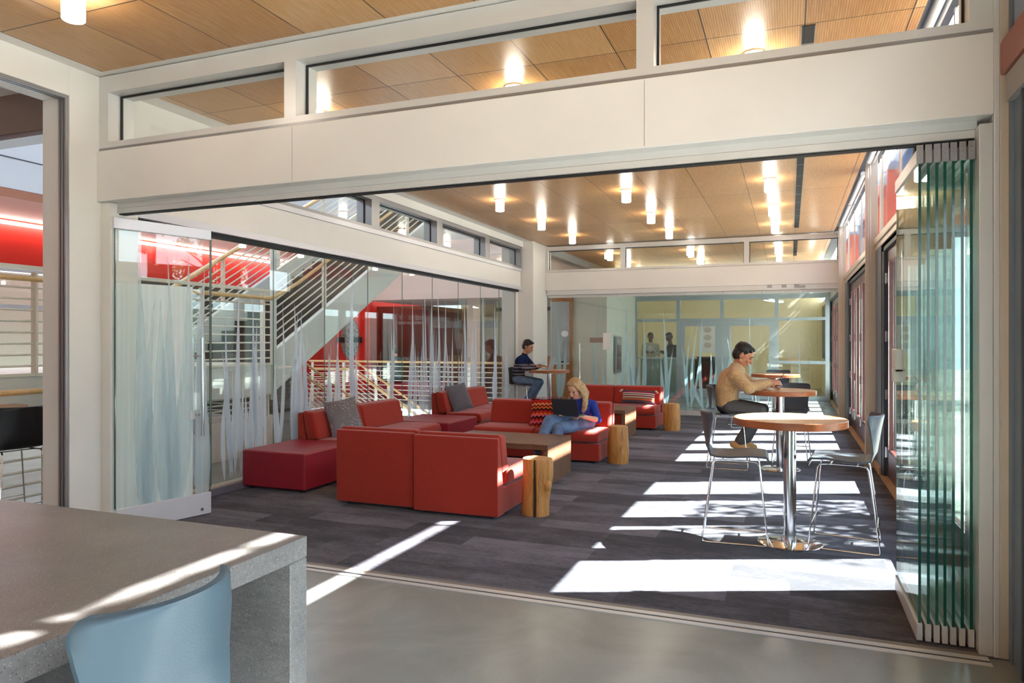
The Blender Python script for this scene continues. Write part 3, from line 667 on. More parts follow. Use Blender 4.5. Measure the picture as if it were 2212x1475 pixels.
# ------------------------------------------------------------------ furniture
def stool(label, x, y, rz, mat, group='molded counter stools'):
    t = thing('counter_stool', label, 'stool', (x, y, 0), rz, group)
    P = [(.238, .628, .19, 0), (.225, .652, .205, 0), (.12, .658, .22, 0), (-.03, .645, .222, 0), (-.13, .645, .21, .0), (-.19, .668, .195, .006), (-.222, .73, .18, .022), (-.236, .82, .188, .045), (-.25, .91, .208, .07), (-.259, .955, .213, .088), (-.263, .974, .211, .09), (-.266, .988, .204, .089), (-.268, .997, .192, .086), (-.269, 1.0, .172, .08)]
    rings = []; n = 14
    for i, (px, pz, w, c) in enumerate(P):
        a, b = P[max(i-1, 0)], P[min(i+1, len(P)-1)]; d = V((b[0]-a[0], 0, b[1]-a[1])).normalized(); nm = V((-d.z, 0, d.x))*-1
        nm = V((d.z, 0, -d.x)) if i > -1 else nm
        top, bot = [], []
        for k in range(n+1):
            s_ = -1+2*k/n; up = .012*abs(s_)**3 if c == 0 else 0
            p = V((px+c*abs(s_)**2.4, w*s_, pz+up)); top.append(p); bot.append(p+nm*.014)
        rings.append(top+bot[::-1])
    MB().loft(rings).build('seat_shell', mat, t, smooth=50)
    for s_ in (-1, 1):
        f = MB(); f.tube([(.10, .13*s_, .628), (.165, .15*s_, .625), (.178, .154*s_, .60), (.236, .212*s_, .04), (.232, .214*s_, .012), (.20, .214*s_, .009), (-.21, .214*s_, .009), (-.238, .214*s_, .014), (-.24, .212*s_, .04), (-.165, .154*s_, .60), (-.15, .15*s_, .625), (-.10, .13*s_, .628), (.10, .13*s_, .628)], .0068, 8)
        f.build('side_frame', CHROME, t, smooth=60)
    for xx in (.218, -.222): MB().tube([(xx, -.198, .19), (xx, .198, .19)], .006, 8).build('footrest' if xx > 0 else 'crossbar', CHROME, t, smooth=60)
    u = MB()
    for xx in (.09, -.09): u.tube([(xx, -.135, .628), (xx, .135, .628)], .006, 6)
    u.build('seat_bracket', CHROME, t)
    for xx in (.17, -.18):
        for s_ in (-1, 1): bx(xx-.03, xx+.03, .214*s_-.007, .214*s_+.007, 0, .006).build('glide', BLACK, t)
    return t
def set_mat(t, mat):
    for c in t.children:
        if c.name.split('.')[0] == 'seat_shell': c.data = c.data.copy(); c.data.materials[0] = mat
    return t
s0 = stool('grey molded stool left of the nearest round table, empty', -.40, 5.87, 0.05, CHAIRG)
def S_(label, x, y, rz, mat=None):
    t = dup(s0, (x, y, 0), rz, label)
    return set_mat(t, mat) if mat else t
S_('grey molded stool right of the nearest round table, by the door wall', .39, 5.96, PI-.12)
S_('grey molded stool the man in the beige sweater sits on', -.70, 9.13, 0.0)
S_('dark stool back just behind the middle round table', .02, 9.72, -PI/2-.1)
S_('dark stool back behind the farthest round table', -.2, 14.1, -PI/2)
S_('stool left of the farthest round table, behind the beige sweater', -.78, 13.5, .2)
S_('brown black stool under the man in the striped sweater', -5.16, 13.77, 0, CHAIRBR)
S_('black molded stool at the left edge, seen through the side opening', -6.14, 4.1, PI-.15, CHAIRB)
S_('blue grey leather stool with its back toward us at the concrete table', -1.47, 1.19, PI, CHAIRBL)
def bar_table(label, x, y, r=.41):
    t = thing('bar_table', label, 'table', (x, y, 0), 0, 'round bar tables')
    mb = MB(); n = 56
    mb.lathe([(r-.004, .905), (r, .909), (r, .956), (r-.004, .96)], n)
    mb.mi = [1]*len(mb.f); mb.mi[-1] = 0
    o = mb.build('top', None, t, mats=[TABTOP, TABEDGE], smooth=35)
    MB().cyl(0, 0, .02, .905, .046, n=32).build('post', STEEL, t, smooth=40)
    MB().lathe([(.235, 0), (.235, .008), (.225, .014), (.06, .02)], 48).build('base_plate', CHROME, t, smooth=30)
    MB().cyl(0, 0, .885, .905, .13, n=32).build('top_plate', STEEL, t, smooth=40)
    return t
b0 = bar_table('round wood bar table on a steel post, nearest to us', 0.0, 5.86)
dup(b0, (-.11, 9.18, 0), .6, 'round wood bar table where the man in the beige sweater leans')
dup(b0, (-.24, 13.55, 0), 1.3, 'round wood bar table farthest back along the window wall')
dup(b0, (-4.54, 13.74, 0), 2.0, 'round wood bar table with a laptop by the far left corner')
dup(b0, (-6.74, 4.15, 0), .3, 'round wood bar table beyond the side opening, only its rim in view')

def lounge(name, label, cat, x, y, rz, w, n, group):
    t = thing(name, label, cat, (x, y, 0), rz, group)
    bx(-w/2, w/2, -.40, .32, .035, .255).build('base', RED, t, bevel=.012, seg=3)
    m = MB(); m.prism([(.43, .03), (.43, .705), (.385, .712), (.30, .28), (.27, .03)], -w/2, w/2, 'x'); m.build('back_panel', RED, t, bevel=.01, seg=3)
    cw = w/n
    for i in range(n):
        a = -w/2+cw*i; c = MB(); c.prism([(-.43, .27), (-.445, .34), (-.42, .40), (-.36, .418), (.17, .408), (.19, .27)], a+.004, a+cw-.004, 'x')
        c.build('seat_cushion', RED, t, bevel=.028, seg=4)
        c = MB(); c.prism([(.14, .40), (.225, .72), (.375, .735), (.31, .38)], a+.004, a+cw-.004, 'x'); c.build('back_cushion', RED, t, bevel=.035, seg=4)
    for sx in (-1, 1):
        for yy in (-.33, .34): MB().cyl(sx*(w/2-.09), yy, 0, .04, .025, n=16).build('foot', BLACK, t)
    return t
lounge('lounge_chair', 'red armless lounge chair with its back to us, left of the pair', 'chair', -3.605, 6.15, PI, .835, 1, 'red lounge seating')
lounge('lounge_chair', 'red armless lounge chair with its back to us, beside the split log stool', 'chair', -2.745, 6.09, PI, .82, 1, 'red lounge seating')
lounge('sofa', 'red sofa along the left glass wall holding the sparkling grey cushion', 'sofa', -4.93, 7.86, PI/2, 2.0, 2, 'red lounge seating')
lounge('sofa', 'red sofa along the left glass wall holding the plain grey cushion', 'sofa', -4.93, 11.06, PI/2, 1.72, 2, 'red lounge seating')
lounge('sofa', 'red sofa the woman in blue sits on', 'sofa', -3.085, 9.11, 0, 1.73, 2, 'red lounge seating')
lounge('sofa', 'red sofa at the back with the long striped cushion', 'sofa', -3.02, 12.72, 0, 1.74, 2, 'red lounge seating')
def ottoman(label, x0, x1, y0, y1):
    t = thing('ottoman', label, 'ottoman', ((x0+x1)/2, (y0+y1)/2, 0), 0, 'maroon ottomans'); a, b = (x1-x0)/2, (y1-y0)/2
    bx(-a, a, -b, b, .03, .41).build('cushion', MAROON, t, bevel=.022, seg=4)
    for sx in (-1, 1):
        for sy in (-1, 1): MB().cyl(sx*(a-.08), sy*(b-.08), 0, .035, .025, n=16).build('foot', BLACK, t)
ottoman('maroon square ottoman nearest to the glass door', -5.36, -4.56, 5.95, 6.83)
ottoman('maroon square ottoman between the two sofas along the glass wall', -5.36, -4.42, 8.93, 9.9)
def log_stool(label, x, y, r, h, crack, seed, rz):
    q = random.Random(seed); t = thing('log_stool', label, 'log stool', (x, y, 0), rz, 'log side tables')
    n, m = 40, 12; ph = [q.uniform(0, 6.28) for _ in range(5)]; rings = []
    for i in range(m+1):
        z = h*i/m; zz = z/h; fl = 1+.06*(1-zz)**3*math.cos(ph[4])+.05*math.sin(zz*5+ph[3])
        ring = []
        for k in range(n):
            a = 2*PI*k/n; rr = r*fl*(1+(.08*math.sin(5*zz+a+ph[3]) if crack else 0)+.045*math.sin(2*a+ph[0]+zz)+.03*math.sin(3*a+ph[1]-zz*1.5)+.012*math.sin(7*a+ph[2]+3*zz)+q.uniform(-.004, .004))
            if i in (0, m): rr *= .975
            if crack and abs((a-4.9+PI) % (2*PI)-PI) < .09: rr *= .86
            ring.append((rr*math.cos(a), rr*math.sin(a), z))
        rings.append(ring)
    mb = MB().loft(rings); mb.mi = [0]*len(mb.f); mb.mi[-1] = 1
    mb.build('trunk', None, t, mats=[LOGB, LOGT], smooth=40)
    if crack:
        MB().box(-.003+.02, .003+.02, -r*1.0, -r*.72, .0, h-.002).build('split', paint('dark_crack', (40, 26, 16), .9), t)
        kn = MB(); kn.ell((r*.92, -.05, h*.55), (.03, .04, .055)); kn.build('burl', LOGB, t, smooth=60)
log_stool('split log stool with a sunlit top beside the near red chair', -2.105, 6.02, .128, .505, True, 3, 0)
log_stool('smooth log stool beside the sofa where the woman sits', -2.03, 8.93, .132, .47, False, 5, .4)
log_stool('smooth log stool at the end of the rear sofa', -1.90, 12.5, .132, .465, False, 9, 1.1)
def coffee(label, x0, x1, y0, y1, h):
    t = thing('coffee_table', label, 'coffee table', ((x0+x1)/2, (y0+y1)/2, 0), 0, 'waterfall coffee tables'); a, b = (x1-x0)/2, (y1-y0)/2
    m = MB(); N = 14; pts = []
    for k in range(N+1): u = -a+2*a*k/N; pts.append((u, -b+.012*math.sin(k*1.7)))
    m.prism(pts+[(a, b), (-a, b)], h-.062, h); m.build('top', WALNUT, t, bevel=.004, seg=1)
    for s_ in (-1, 1): bx(*(sorted((s_*a, s_*(a-.06)))), -b, b, 0, h-.063).build('end_panel', WALNUT, t, bevel=.004, seg=1)
coffee('walnut waterfall coffee table in front of the woman', -3.68, -2.40, 7.22, 8.08, .44)
coffee('walnut waterfall coffee table in front of the rear sofa', -3.5, -2.40, 11.05, 11.9, .46)
ctb = thing('concrete_table', 'long speckled grey concrete counter table in the near left corner', 'table', (-2.5, .3, 0))
bx(-1.0, 1.0, -1.7, 1.67, .83, .90).build('top', CTAB, ctb, bevel=.004, seg=2)
for yy in (-1.7, 1.585): bx(-1.0, 1.0, yy, yy+.085, 0, .829).build('leg_panel', CTAB, ctb, bevel=.004, seg=1)

# folded glass leaves and the pivot door
for i, x in enumerate((.622, .661, .699, .735, .772, .811, .850)):
    nm = ('leftmost', 'second from the left', 'third from the left', 'middle', 'third from the right', 'second from the right', 'rightmost, against the jamb')[i]
    t = thing('folding_glass_leaf', 'clear glass folding leaf in the stack by the right jamb, %s' % nm, 'glass panel', (x, YF+.03, 0), 0, 'folded glass leaves')
    bx(-.006, .006, .0, .8, .1, 2.47).build('pane', GLASSG, t)
    e = MB(); e.box(-.0064, .0064, -.004, 0, .1, 2.47).box(-.0064, .0064, .8, .804, .1, 2.47); e.build('glass_edge', GLEDGE, t)
    bx(-.014, .014, -.006, .806, 2.462, 2.535).build('top_rail', ALU, t, bevel=.003, seg=1)
    bx(-.014, .014, -.006, .806, .01, .1).build('bottom_rail', ALU, t, bevel=.003, seg=1)
    c = MB(); c.box(-.015, .015, -.014, -.004, 2.46, 2.553).tube([(0, -.018, 2.53), (0, -.012, 2.53)], .007, 12).tube([(.001, -.018, 2.503), (.001, -.012, 2.503)], .004, 10); c.build('end_cap', ALUD, t)
    bx(-.008, .008, .1, .16, 2.535, 2.575).build('hanger', DARKG, t)
    if i == 0: MB().box(-.03, .012, .68, .82, 1.36, 1.50).box(-.04, .016, .68, .74, 1.30, 1.38).build('lock_case', ALU, t, bevel=.004, seg=1)
da = math.atan2(4.97-4.17, -4.86+5.05)
pd = thing('pivot_glass_door', 'open etched glass door with long steel pull handles at the left of the opening', 'glass door', (-5.035, 4.17, 0), da)
L = .83
bx(0, L, -.006, .006, .2, 2.45).build('pane', GLASS, pd)
bx(L-.003, L+.002, -.0064, .0064, .2, 2.45).build('glass_edge', GLEDGEL, pd)
bx(-.004, .002, -.0064, .0064, .2, 2.45).build('glass_edge', GLEDGE, pd)
bx(-.02, L, -.02, .02, 2.45, 2.54).build('top_rail', paint('lilac_white_rail', (222, 222, 228), .3, .2), pd, bevel=.003, seg=1)
br = bx(0, L, -.02, .02, .012, .2).build('bottom_rail', MATS['lilac_white_rail'], pd, bevel=.003, seg=1)
MB().tube([(L-.09, -.024, .06), (L-.09, -.018, .06)], .014, 14).build('lock_cylinder', STEEL, pd)
er = MB()
er.box(.004, .66, -.0075, -.0062, .2, 2.02)
er.build('etched_field', etched('etched_field_glass', .84, (242, 250, 248)), pd)
e2 = MB()
for k in range(10):
    a = .14+.42*rnd.random(); blade(e2, (a, .03), (a+rnd.uniform(-.08, .08), .2+rnd.choice((.9, 1.3, 1.7, 2.1))), rnd.uniform(.08, .2), rnd.uniform(-.1, .1), 'y', -.0095)
for a, tp in ((.70, 1.9), (.74, 2.0), (.77, 1.2)): blade(e2, (a, .03), (a-.02, tp), .08, .06, 'y', -.0095)
e2.build('etched_reed_pattern', ETCHD, pd)
for s_ in (-1, 1):
    h = MB(); hx = L-.12; h.tube([(hx, s_*.075, .72), (hx, s_*.075, 1.58)], .014, 14)
    for z in (.9, 1.42): h.tube([(hx, 0, z), (hx, s_*.075, z)], .009, 10)
    h.build('pull_handle', STEEL, pd, smooth=50)
bx(L-.2, L-.15, -.012, .012, .86, .94).build('strike_box', ALU, pd)
# roller blinds in the window pocket, slot diffusers, cords
for i, (a, b) in enumerate(((4.5, 6.9), (7.0, 9.6), (10.3, 12.4), (12.5, 14.7))):
    nm = ('nearest to the folded glass', 'above the nearer doors', 'above the farther doors', 'nearest to the far glass wall')[i]
    t = thing('roller_blind', 'rolled white window blind along the ceiling edge, %s' % nm, 'blind', (.89, a, ZC+.04), 0, 'rolled blinds')
    MB().tube([(0, 0, .02), (0, b-a, .02)], .032, 16).build('tube', PAPER, t, smooth=60)
    bx(.05, .065, 0, b-a, -.005, .02).build('bottom_bar', ALU, t)
    if i in (1, 3):
        cords = MB()
        for dx in (-.006, .018): cords.tube([(dx, b-a-.01, .02), (dx, b-a-.01, -1.55)], .003, 6)
        cords.build('cord', ALU, t)
for i, (a, b) in enumerate(((5.16, 14.3), (16.2, 19.0))):
    t = thing('slot_diffuser', ('long dark air slot in the lounge ceiling', 'dark air slot in the ceiling beyond the far clerestory')[i], 'air vent', (.11, a, ZC-.002))
    bx(-.035, .05, 0, b-a, -.004, .0).build('slot', DARKG, t); q = MB()
    for k in range(int((b-a)/.62)): q.box(-.035, .05, .3+k*.62, .312+k*.62, -.007, -.004)
    q.box(-.037, -.032, 0, b-a, -.008, 0).box(.047, .052, 0, b-a, -.008, 0); q.build('divider', ALUD, t)
# ceiling lights
def lamp(label, x, y):
    t = thing('ceiling_light', label, 'ceiling light', (x, y, ZC), 0, 'small glowing ceiling cylinders')
    MB().lathe([(.05, 0), (.082, 0), (.082, -.012), (.066, -.012)][::-1], 32).build('flange', WALL, t, smooth=40)
    MB().lathe([(.03, -.172), (.058, -.172), (.064, -.166), (.064, -.01)], 32).build('glass_shade', LAMP, t, smooth=50)
    return t
l0 = lamp('glowing cylinder light in the near room ceiling, at the upper left', -4.04, 3.06)
rows = [(5.52, 'seen through the front clerestory', 1), (9.88, 'in the nearest visible lounge row', 1), (11.8, 'in the middle lounge row', 1), (13.7, 'in the rear lounge row', 1), (16.9, 'seen through the far clerestory', 1), (18.95, 'deepest behind the far clerestory', 1)]
for y, txt, _ in rows:
    for x, sd in ((-4.04, 'left'), (-2.13, 'middle'), (-.245, 'right')):
        dup(l0, (x, y, ZC), 0, 'glowing ceiling cylinder %s, %s of three' % (txt, sd))

# cushions
def pillow_mb(w, h, t, n=16):
    m = MB(); g = {}
    for s_ in (1, -1):
        vs = []; fs = []
        for i in range(n+1):
            for j in range(n+1):
                u, v = -1+2*i/n, -1+2*j/n; th = t/2*max(0, (1-abs(u)**2.6)*(1-abs(v)**2.6))**.55
                vs.append((u*w/2*(1-.07*(1-v*v)), v*h/2*(1-.07*(1-u*u)), s_*th))
        for i in range(n):
            for j in range(n): a = i*(n+1)+j; q = (a, a+n+1, a+n+2, a+1); fs.append(q if s_ > 0 else q[::-1])
        m.cur = 0 if s_ > 0 else 1; o = len(m.v); m.add(vs, fs); m.mi[-len(fs):] = [m.cur]*len(fs)
    return m
def pillow(name, label, w, h, t, loc, fwd, roll, mats, n=16):
    """fwd: direction the front face looks"""
    f = V(fwd).normalized(); s_ = V((0, 0, 1)).cross(f).normalized(); u = f.cross(s_); R = Matrix((s_, u, f)).transposed() @ Matrix.Rotation(roll, 3, 'Z')
    m = pillow_mb(w, h, t, n); me_o = m.build(name, None, None, mats=mats, smooth=180)
    me_o.location = loc; me_o.rotation_euler = R.to_euler(); tag(me_o, label, 'cushion', 'scatter cushions on the red sofas'); return me_o
def sequin():
    t = NT('sequin_grey'); vz = t.n('ShaderNodeTexVoronoi'); t.l(t.coord(), vz.inputs['Vector']); vz.inputs['Scale'].default_value = 60
    k = t.ramp(vz.outputs['Distance'], [(.22, (1, 1, 1)), (.3, (0, 0, 0))]); k = t.math('MULTIPLY', k, t.math('GREATER_THAN', t.noise(t.coord(), 9, 2), .5))
    return t.pbr(t.mix(k, lin((104, 96, 98)), lin((206, 200, 198))), .5, 0, .6)
PINK = fabric('pink_cushion_back', (206, 152, 138)); GREYF = fabric('grey_felt', (106, 102, 108), (86, 82, 90), 120)
pillow('sequin_cushion', 'grey sequinned cushion with a pink back on the nearer glass wall sofa', .46, .46, .15, (-5.0, 7.27, .63), (.86, -.42, .35), .12, [sequin(), PINK])
pillow('felt_cushion', 'plain grey cushion with a pink back on the farther glass wall sofa', .46, .46, .15, (-5.02, 10.53, .63), (.86, -.35, .38), .12, [GREYF, PINK])
def aztec():
    t = NT('zigzag_weave'); tc = t.n('ShaderNodeTexCoord'); sp = t.n('ShaderNodeSeparateXYZ'); t.l(tc.outputs['Object'], sp.inputs[0])
    tri = t.math('ABSOLUTE', t.math('SUBTRACT', t.math('FRACT', t.math('MULTIPLY', sp.outputs[0], 17)), .5))
    v = t.math('MULTIPLY_ADD', tri, .05, sp.outputs[1]); f = t.math('FRACT', t.math('MULTIPLY', v, 6.2))
    g = t.math('FRACT', t.math('MULTIPLY', v, 2.07))
    red, org, blk, pnk, mar, yel = [lin(c) for c in ((172, 36, 30), (206, 104, 44), (44, 22, 24), (214, 92, 112), (120, 26, 40), (220, 150, 80))]
    a = t.ramp(f, [(0, red), (.22, blk), (.40, org), (.55, mar), (.72, yel), (.86, red)], 'CONSTANT'); b = t.ramp(f, [(0, mar), (.2, pnk), (.38, red), (.56, blk), (.74, pnk), (.88, org)], 'CONSTANT')
    return t.pbr(t.mix(t.math('GREATER_THAN', g, .5), a, b), .9, 0, .1)
AZ = aztec()
az = pillow('zigzag_cushion', 'red and orange zigzag cushion beside the woman in blue', .43, .43, .14, (-3.02, 8.97, .585), (-.06, -.9, .36), .04, [AZ, AZ])
fr = MB()
for k in range(44):
    u = -.205+.41*k/43
    for (p, d) in (((u, .207), (0, 1)), ((u, -.207), (0, -1)), ((.207, u), (1, 0)), ((-.207, u), (-1, 0))):
        fr.tube([(p[0], p[1], 0), (p[0]+d[0]*.022+rnd.uniform(-.008, .008), p[1]+d[1]*.022+rnd.uniform(-.008, .008), rnd.uniform(-.008, .008))], .0028, 4)
fr.build('fringe', fabric('fringe_red', (168, 40, 40)), az)
def stripes(name, axis, stops):
    t = NT(name); tc = t.n('ShaderNodeTexCoord'); sp = t.n('ShaderNodeSeparateXYZ'); t.l(tc.outputs['Object'], sp.inputs[0])
    f = t.math('ADD', t.math('MULTIPLY', sp.outputs[axis], 3.6), .5)
    return t.pbr(t.ramp(f, [(p, lin(c)) for p, c in stops], 'CONSTANT'), .9, 0, .1)
LS = stripes('lumbar_stripes', 1, [(0, (78, 72, 82)), (.26, (176, 92, 62)), (.34, (122, 96, 66)), (.42, (206, 190, 168)), (.48, (110, 40, 70)), (.56, (206, 190, 168)), (.62, (70, 60, 70)), (.68, (202, 190, 170)), (.74, (160, 40, 84)), (.82, (78, 72, 82))])
lu = pillow('striped_cushion', 'long grey cushion with coloured stripes and tassels on the rear sofa', .60, .26, .13, (-2.50, 12.60, .55), (.05, -.92, .34), -.03, [LS, LS])
ts = MB()
for sx in (-1, 1): ts.cap((sx*.295, .12, 0), (sx*.33, .095, 0), .011, .016).cap((sx*.29, .123, 0), (sx*.31, .125, 0), .012, .012)
ts.build('tassel', fabric('tassel_cream', (226, 190, 170)), lu)

# ------------------------------------------------------------------ people
def frame(F, U):
    F = V(F).normalized(); U = V(U); U = (U-F*U.dot(F)).normalized(); R = U.cross(F)   # R: the person's left
    return Matrix((F, R, U)).transposed()                       # columns: forward, left, up
def head(mb, c, B, s):
    c = V(c); P = lambda f, l, u: c+B @ V((f, l, u))*s
    mb.ell(P(-.012, 0, .03), (.098*s, .076*s, .092*s), B)
    mb.ell(P(.022, 0, -.035), (.070*s, .060*s, .078*s), B)
    mb.ell(P(.048, 0, -.088), (.034*s, .034*s, .026*s), B)     # chin
    mb.ell(P(.068, 0, .022), (.022*s, .048*s, .016*s), B)      # brow
    mb.cap(P(.085, 0, .008), P(.106, 0, -.028), .0095*s, .0145*s)   # nose
    for l in (-1, 1):
        mb.ell(P(.064, l*.036, -.022), (.022*s, .022*s, .024*s), B)  # cheek
        mb.ell(P(-.012, l*.078, -.005), (.020*s, .010*s, .032*s), B)  # ear
        mb.cap(P(.0, l*.05, -.06), P(.045, l*.022, -.085), .018*s, .018*s)  # jaw
    mb.ell(P(.083, 0, -.056), (.013*s, .024*s, .007*s), B).ell(P(.081, 0, -.068), (.012*s, .02*s, .007*s), B)  # lips
def face_parts(par, c, B, s, hairm, lipm):
    c = V(c); P = lambda f, l, u: c+B @ V((f, l, u))*s
    for l in (-1, 1):
        m = MB(); m.tube([P(.078, l*.052, .026), P(.087, l*.036, .034), P(.089, l*.016, .029)], .0042*s, 6); m.build('eyebrow', hairm, par)
        m = MB(); m.ell(P(.078, l*.033, .004), (.008*s, .014*s, .005*s), B, 12, 8); m.build('eye', paint('dark_eye', (48, 36, 30), .2), par, smooth=180)
    m = MB(); m.ell(P(.0915, 0, -.061), (.0065*s, .02*s, .0075*s), B, 12, 8); m.build('mouth', lipm, par, smooth=180)
def hand(mb, w, d, nrm, th, curl=.5, s=1.0, spread=.1):
    """w wrist, d pointing direction, nrm out of the back of the hand, th: side of the thumb (+/-1)"""
    w, d = V(w), V(d).normalized(); nrm = V(nrm); nrm = (nrm-d*nrm.dot(d)).normalized(); a = d.cross(nrm)*th; Bm = Matrix((d, a, nrm)).transposed()
    mb.ell(w+d*.048*s, (.054*s, .041*s, .017*s), Bm, 14, 8); mb.cap(w-d*.02, w+d*.02*s, .027*s, .03*s)
    for k, f in enumerate((.94, 1.0, .96, .78)):
        p = w+d*.088*s+a*(.029-.0195*k)*s; q = d+a*(.12-.08*k)*spread*4; q.normalize(); c0 = curl*(.8+.12*k)
        for sl, ang in ((.040, .55), (.027, 1.0), (.021, .8)):
            q = (q*math.cos(c0*ang)-nrm*math.sin(c0*ang)).normalized(); e = p+q*sl*f*s; mb.cap(p, e, .0088*s, .0078*s, 8); p = e
    p = w+d*.022*s+a*.032*s; q = (d*.65+a*.7-nrm*.25).normalized()
    for sl in (.042, .032, .026): e = p+q*sl*s; mb.cap(p, e, .0105*s, .009*s, 8); p = e; q = (q+d*.35-a*.25-nrm*.25*curl).normalized()
def torso(mb, pel, mid, chest, neck, sh, B, g):
    """a tapered trunk: pelvis, waist, chest, shoulders"""
    mb.ell(pel, (.112+g, .152+g, .11), B).ell(mid, (.105+g, .142+g, .14), B).ell(chest, (.118+g, .162+g, .15), B)
    for i in range(1, 4): mb.ell(V(pel).lerp(V(mid), i/4), (.11+g, .146+g, .11), B); mb.ell(V(mid).lerp(V(chest), i/4), (.113+g, .152+g, .12), B)
    a, b = V(sh[0]), V(sh[1]); n = V(neck); k = .055+g*.8
    mb.cap(a, n.lerp(a, .3)-B @ V((0, 0, .03)), k, .065+g); mb.cap(b, n.lerp(b, .3)-B @ V((0, 0, .03)), k, .065+g); mb.cap(V(chest), n-B @ V((0, 0, .03)), .1+g, .06+g)
def person(label, J, skin_, hairm, topm, botm, shoem, off=(0, 0, 0), **k):
    t = person_(label, J, skin_, hairm, topm, botm, shoem, **k); t.location = V(t.location)+V(off); return t
def person_(label, J, skin_, hairm, topm, botm, shoem, hair='short', sleeve=1.0, s=1.05, topname='sweater', group=None, bulk=0, shoes=True, legs=True, eyes=True):
    L = V(J['root']); t = thing('person', label, 'person', L, 0, group); G = {}
    for k, q in J.items():
        if k in ('root', 'F', 'U', 'bF', 'bU', 'hand'): continue
        G[k] = V(q)-L if not isinstance(q, (list, tuple)) or not isinstance(q[0], (list, tuple)) else [V(x)-L for x in q]
    B = frame(J['F'], J.get('U', (0, 0, 1))); TB = frame(J['bF'], J.get('bU', (0, 0, 1)))
    hc = G['head']; nk = G['neck']
    m = MB(); head(m, hc, B, s); m.cap(nk-TB @ V((0, 0, .03)), hc+B @ V((-.022, 0, -.05))*s, .058, .05)
    torso(m, G['pel'], G['mid'], G['chest'], nk, G['sh'], TB, -.012)
    for i in (0, 1):
        m.chain([G['sh'][i], G['el'][i], G['wr'][i]], [.046, .038, .026])
        hd_ = J['hand'][i]; hand(m, G['wr'][i], hd_[0], hd_[1], hd_[2], hd_[3])
        if legs: m.chain([G['hip'][i], G['kn'][i], G['an'][i]], [.078, .05, .036])
    m.build('body', skin_, t, voxel=.0058, smi=2)
    g = MB(); torso(g, G['pel'], G['mid'], G['chest'], nk, G['sh'], TB, .012+bulk)
    for i in (0, 1):
        e = G['el'][i]; w = G['wr'][i]
        if sleeve >= 1:
            w2 = e.lerp(w, .93); g.chain([G['sh'][i], e, w2], [.068+bulk*.6, .058+bulk*.5, .042+bulk*.4]); g.cap(e.lerp(w, .86), w2, .045, .045)
        else: e2 = G['sh'][i].lerp(e, sleeve) if sleeve < .99 else e; g.chain([G['sh'][i], e2], [.06, .05])
    up = TB @ V((0, 0, 1)); g.cap(nk-up*.03, nk+up*.006, .075, .066)
    g.build(topname, topm, t, voxel=.009, smi=3)
    if legs:
        p = MB(); p.ell(G['pel']-TB @ V((0, 0, .02)), (.135, .172, .115), TB)
        for i in (0, 1): p.chain([G['hip'][i], G['kn'][i], G['an'][i]], [.102, .075, .06]); p.cap(G['kn'][i].lerp(G['an'][i], .6), G['an'][i], .066, .064)
        p.build('trousers', botm, t, voxel=.009, smi=3)
        if shoes:
            for i in (0, 1):
                h_, o_ = G['foot'][i*2], G['foot'][i*2+1]; d = (o_-h_); q = MB(); a = G['an'][i]
                q.cap(h_+d*.1, h_+d*.55, .044, .046).cap(h_+d*.55, o_-d*.12, .046, .036).cap(a.lerp(h_+d*.2, .35), h_+d*.25, .05, .045); q.build('shoe', shoem, t, voxel=.008, smi=2)
    P = lambda f, l, u: hc+B @ V((f, l, u))*s
    h = MB()
    h.ell(P(-.03, 0, .048), (.098*s, .083*s, .087*s), B); h.ell(P(-.055, 0, .0), (.066*s, .079*s, .085*s), B); h.ell(P(.02, 0, .1), (.06*s, .06*s, .024*s), B)
    for l in (-1, 1): h.cap(P(.02, l*.07, .05), P(-.005, l*.076, .012), .014*s, .008*s)
    if hair == 'short':
        for k in range(26): a = rnd.uniform(-1.2, 1.2); f = rnd.uniform(-.1, .06); h.ell(P(f, .06*math.sin(a), .116-3.5*max(0, f)**2-1.6*min(0, f)**2-.022*a*a), (.016*s,)*3, n=8, m=6)
    if hair == 'long':
        for k in range(34):
            l = -1 if k % 2 else 1; a = rnd.random(); x0 = P(.045-.14*a, l*.04, .098-.03*a); x1 = P(.03-.13*a, l*.088, .01)
            x2 = P(.02-.12*a, l*(.094+.02*rnd.random()), -.10); z = -.16-.16*rnd.random(); drop = V((0, 0, z))
            x3 = P(.01-.11*a, l*(.10+.05*rnd.random()), -.10)+drop*.8+TB @ V((.07, 0, 0))
            h.chain([x0, x1, x2, x3], [.016, .017, .015, .005])
    h.build('hair', hairm, t, voxel=.007, smi=6 if hair == 'long' else 2)
    if eyes: face_parts(t, hc, B, s, hairm, paint('lip_rose', (168, 98, 86), .45))
    return t
HB = paint('black_hair', (30, 24, 22), .5, 0, .3); HBR = paint('brown_hair', (62, 44, 32), .5, 0, .3)
def blonde():
    t = NT('blonde_hair'); return t.pbr(t.ramp(t.noise(t.coord((90, 90, 4)), 1.5, 3), [(.3, lin((136, 100, 62))), (.7, lin((206, 172, 122)))]), .45, 0, .4)
def knit():
    t = NT('beige_cable_knit'); co = t.coord(); w = t.n('ShaderNodeTexWave', wave_type='BANDS', bands_direction='Y'); t.l(co, w.inputs[0]); w.inputs['Scale'].default_value = 12; w.inputs['Distortion'].default_value = 5; w.inputs['Detail Scale'].default_value = 3
    n2 = t.noise(co, 200, 2); hgt = t.math('ADD', w.outputs['Fac'], t.math('MULTIPLY', n2, .5))
    return t.pbr(t.mix(t.math('MULTIPLY', hgt, .4), lin((206, 166, 118)), lin((160, 118, 76))), .95, 0, .1, t.bump(hgt, .6, .008), Sheen_Weight=.3)
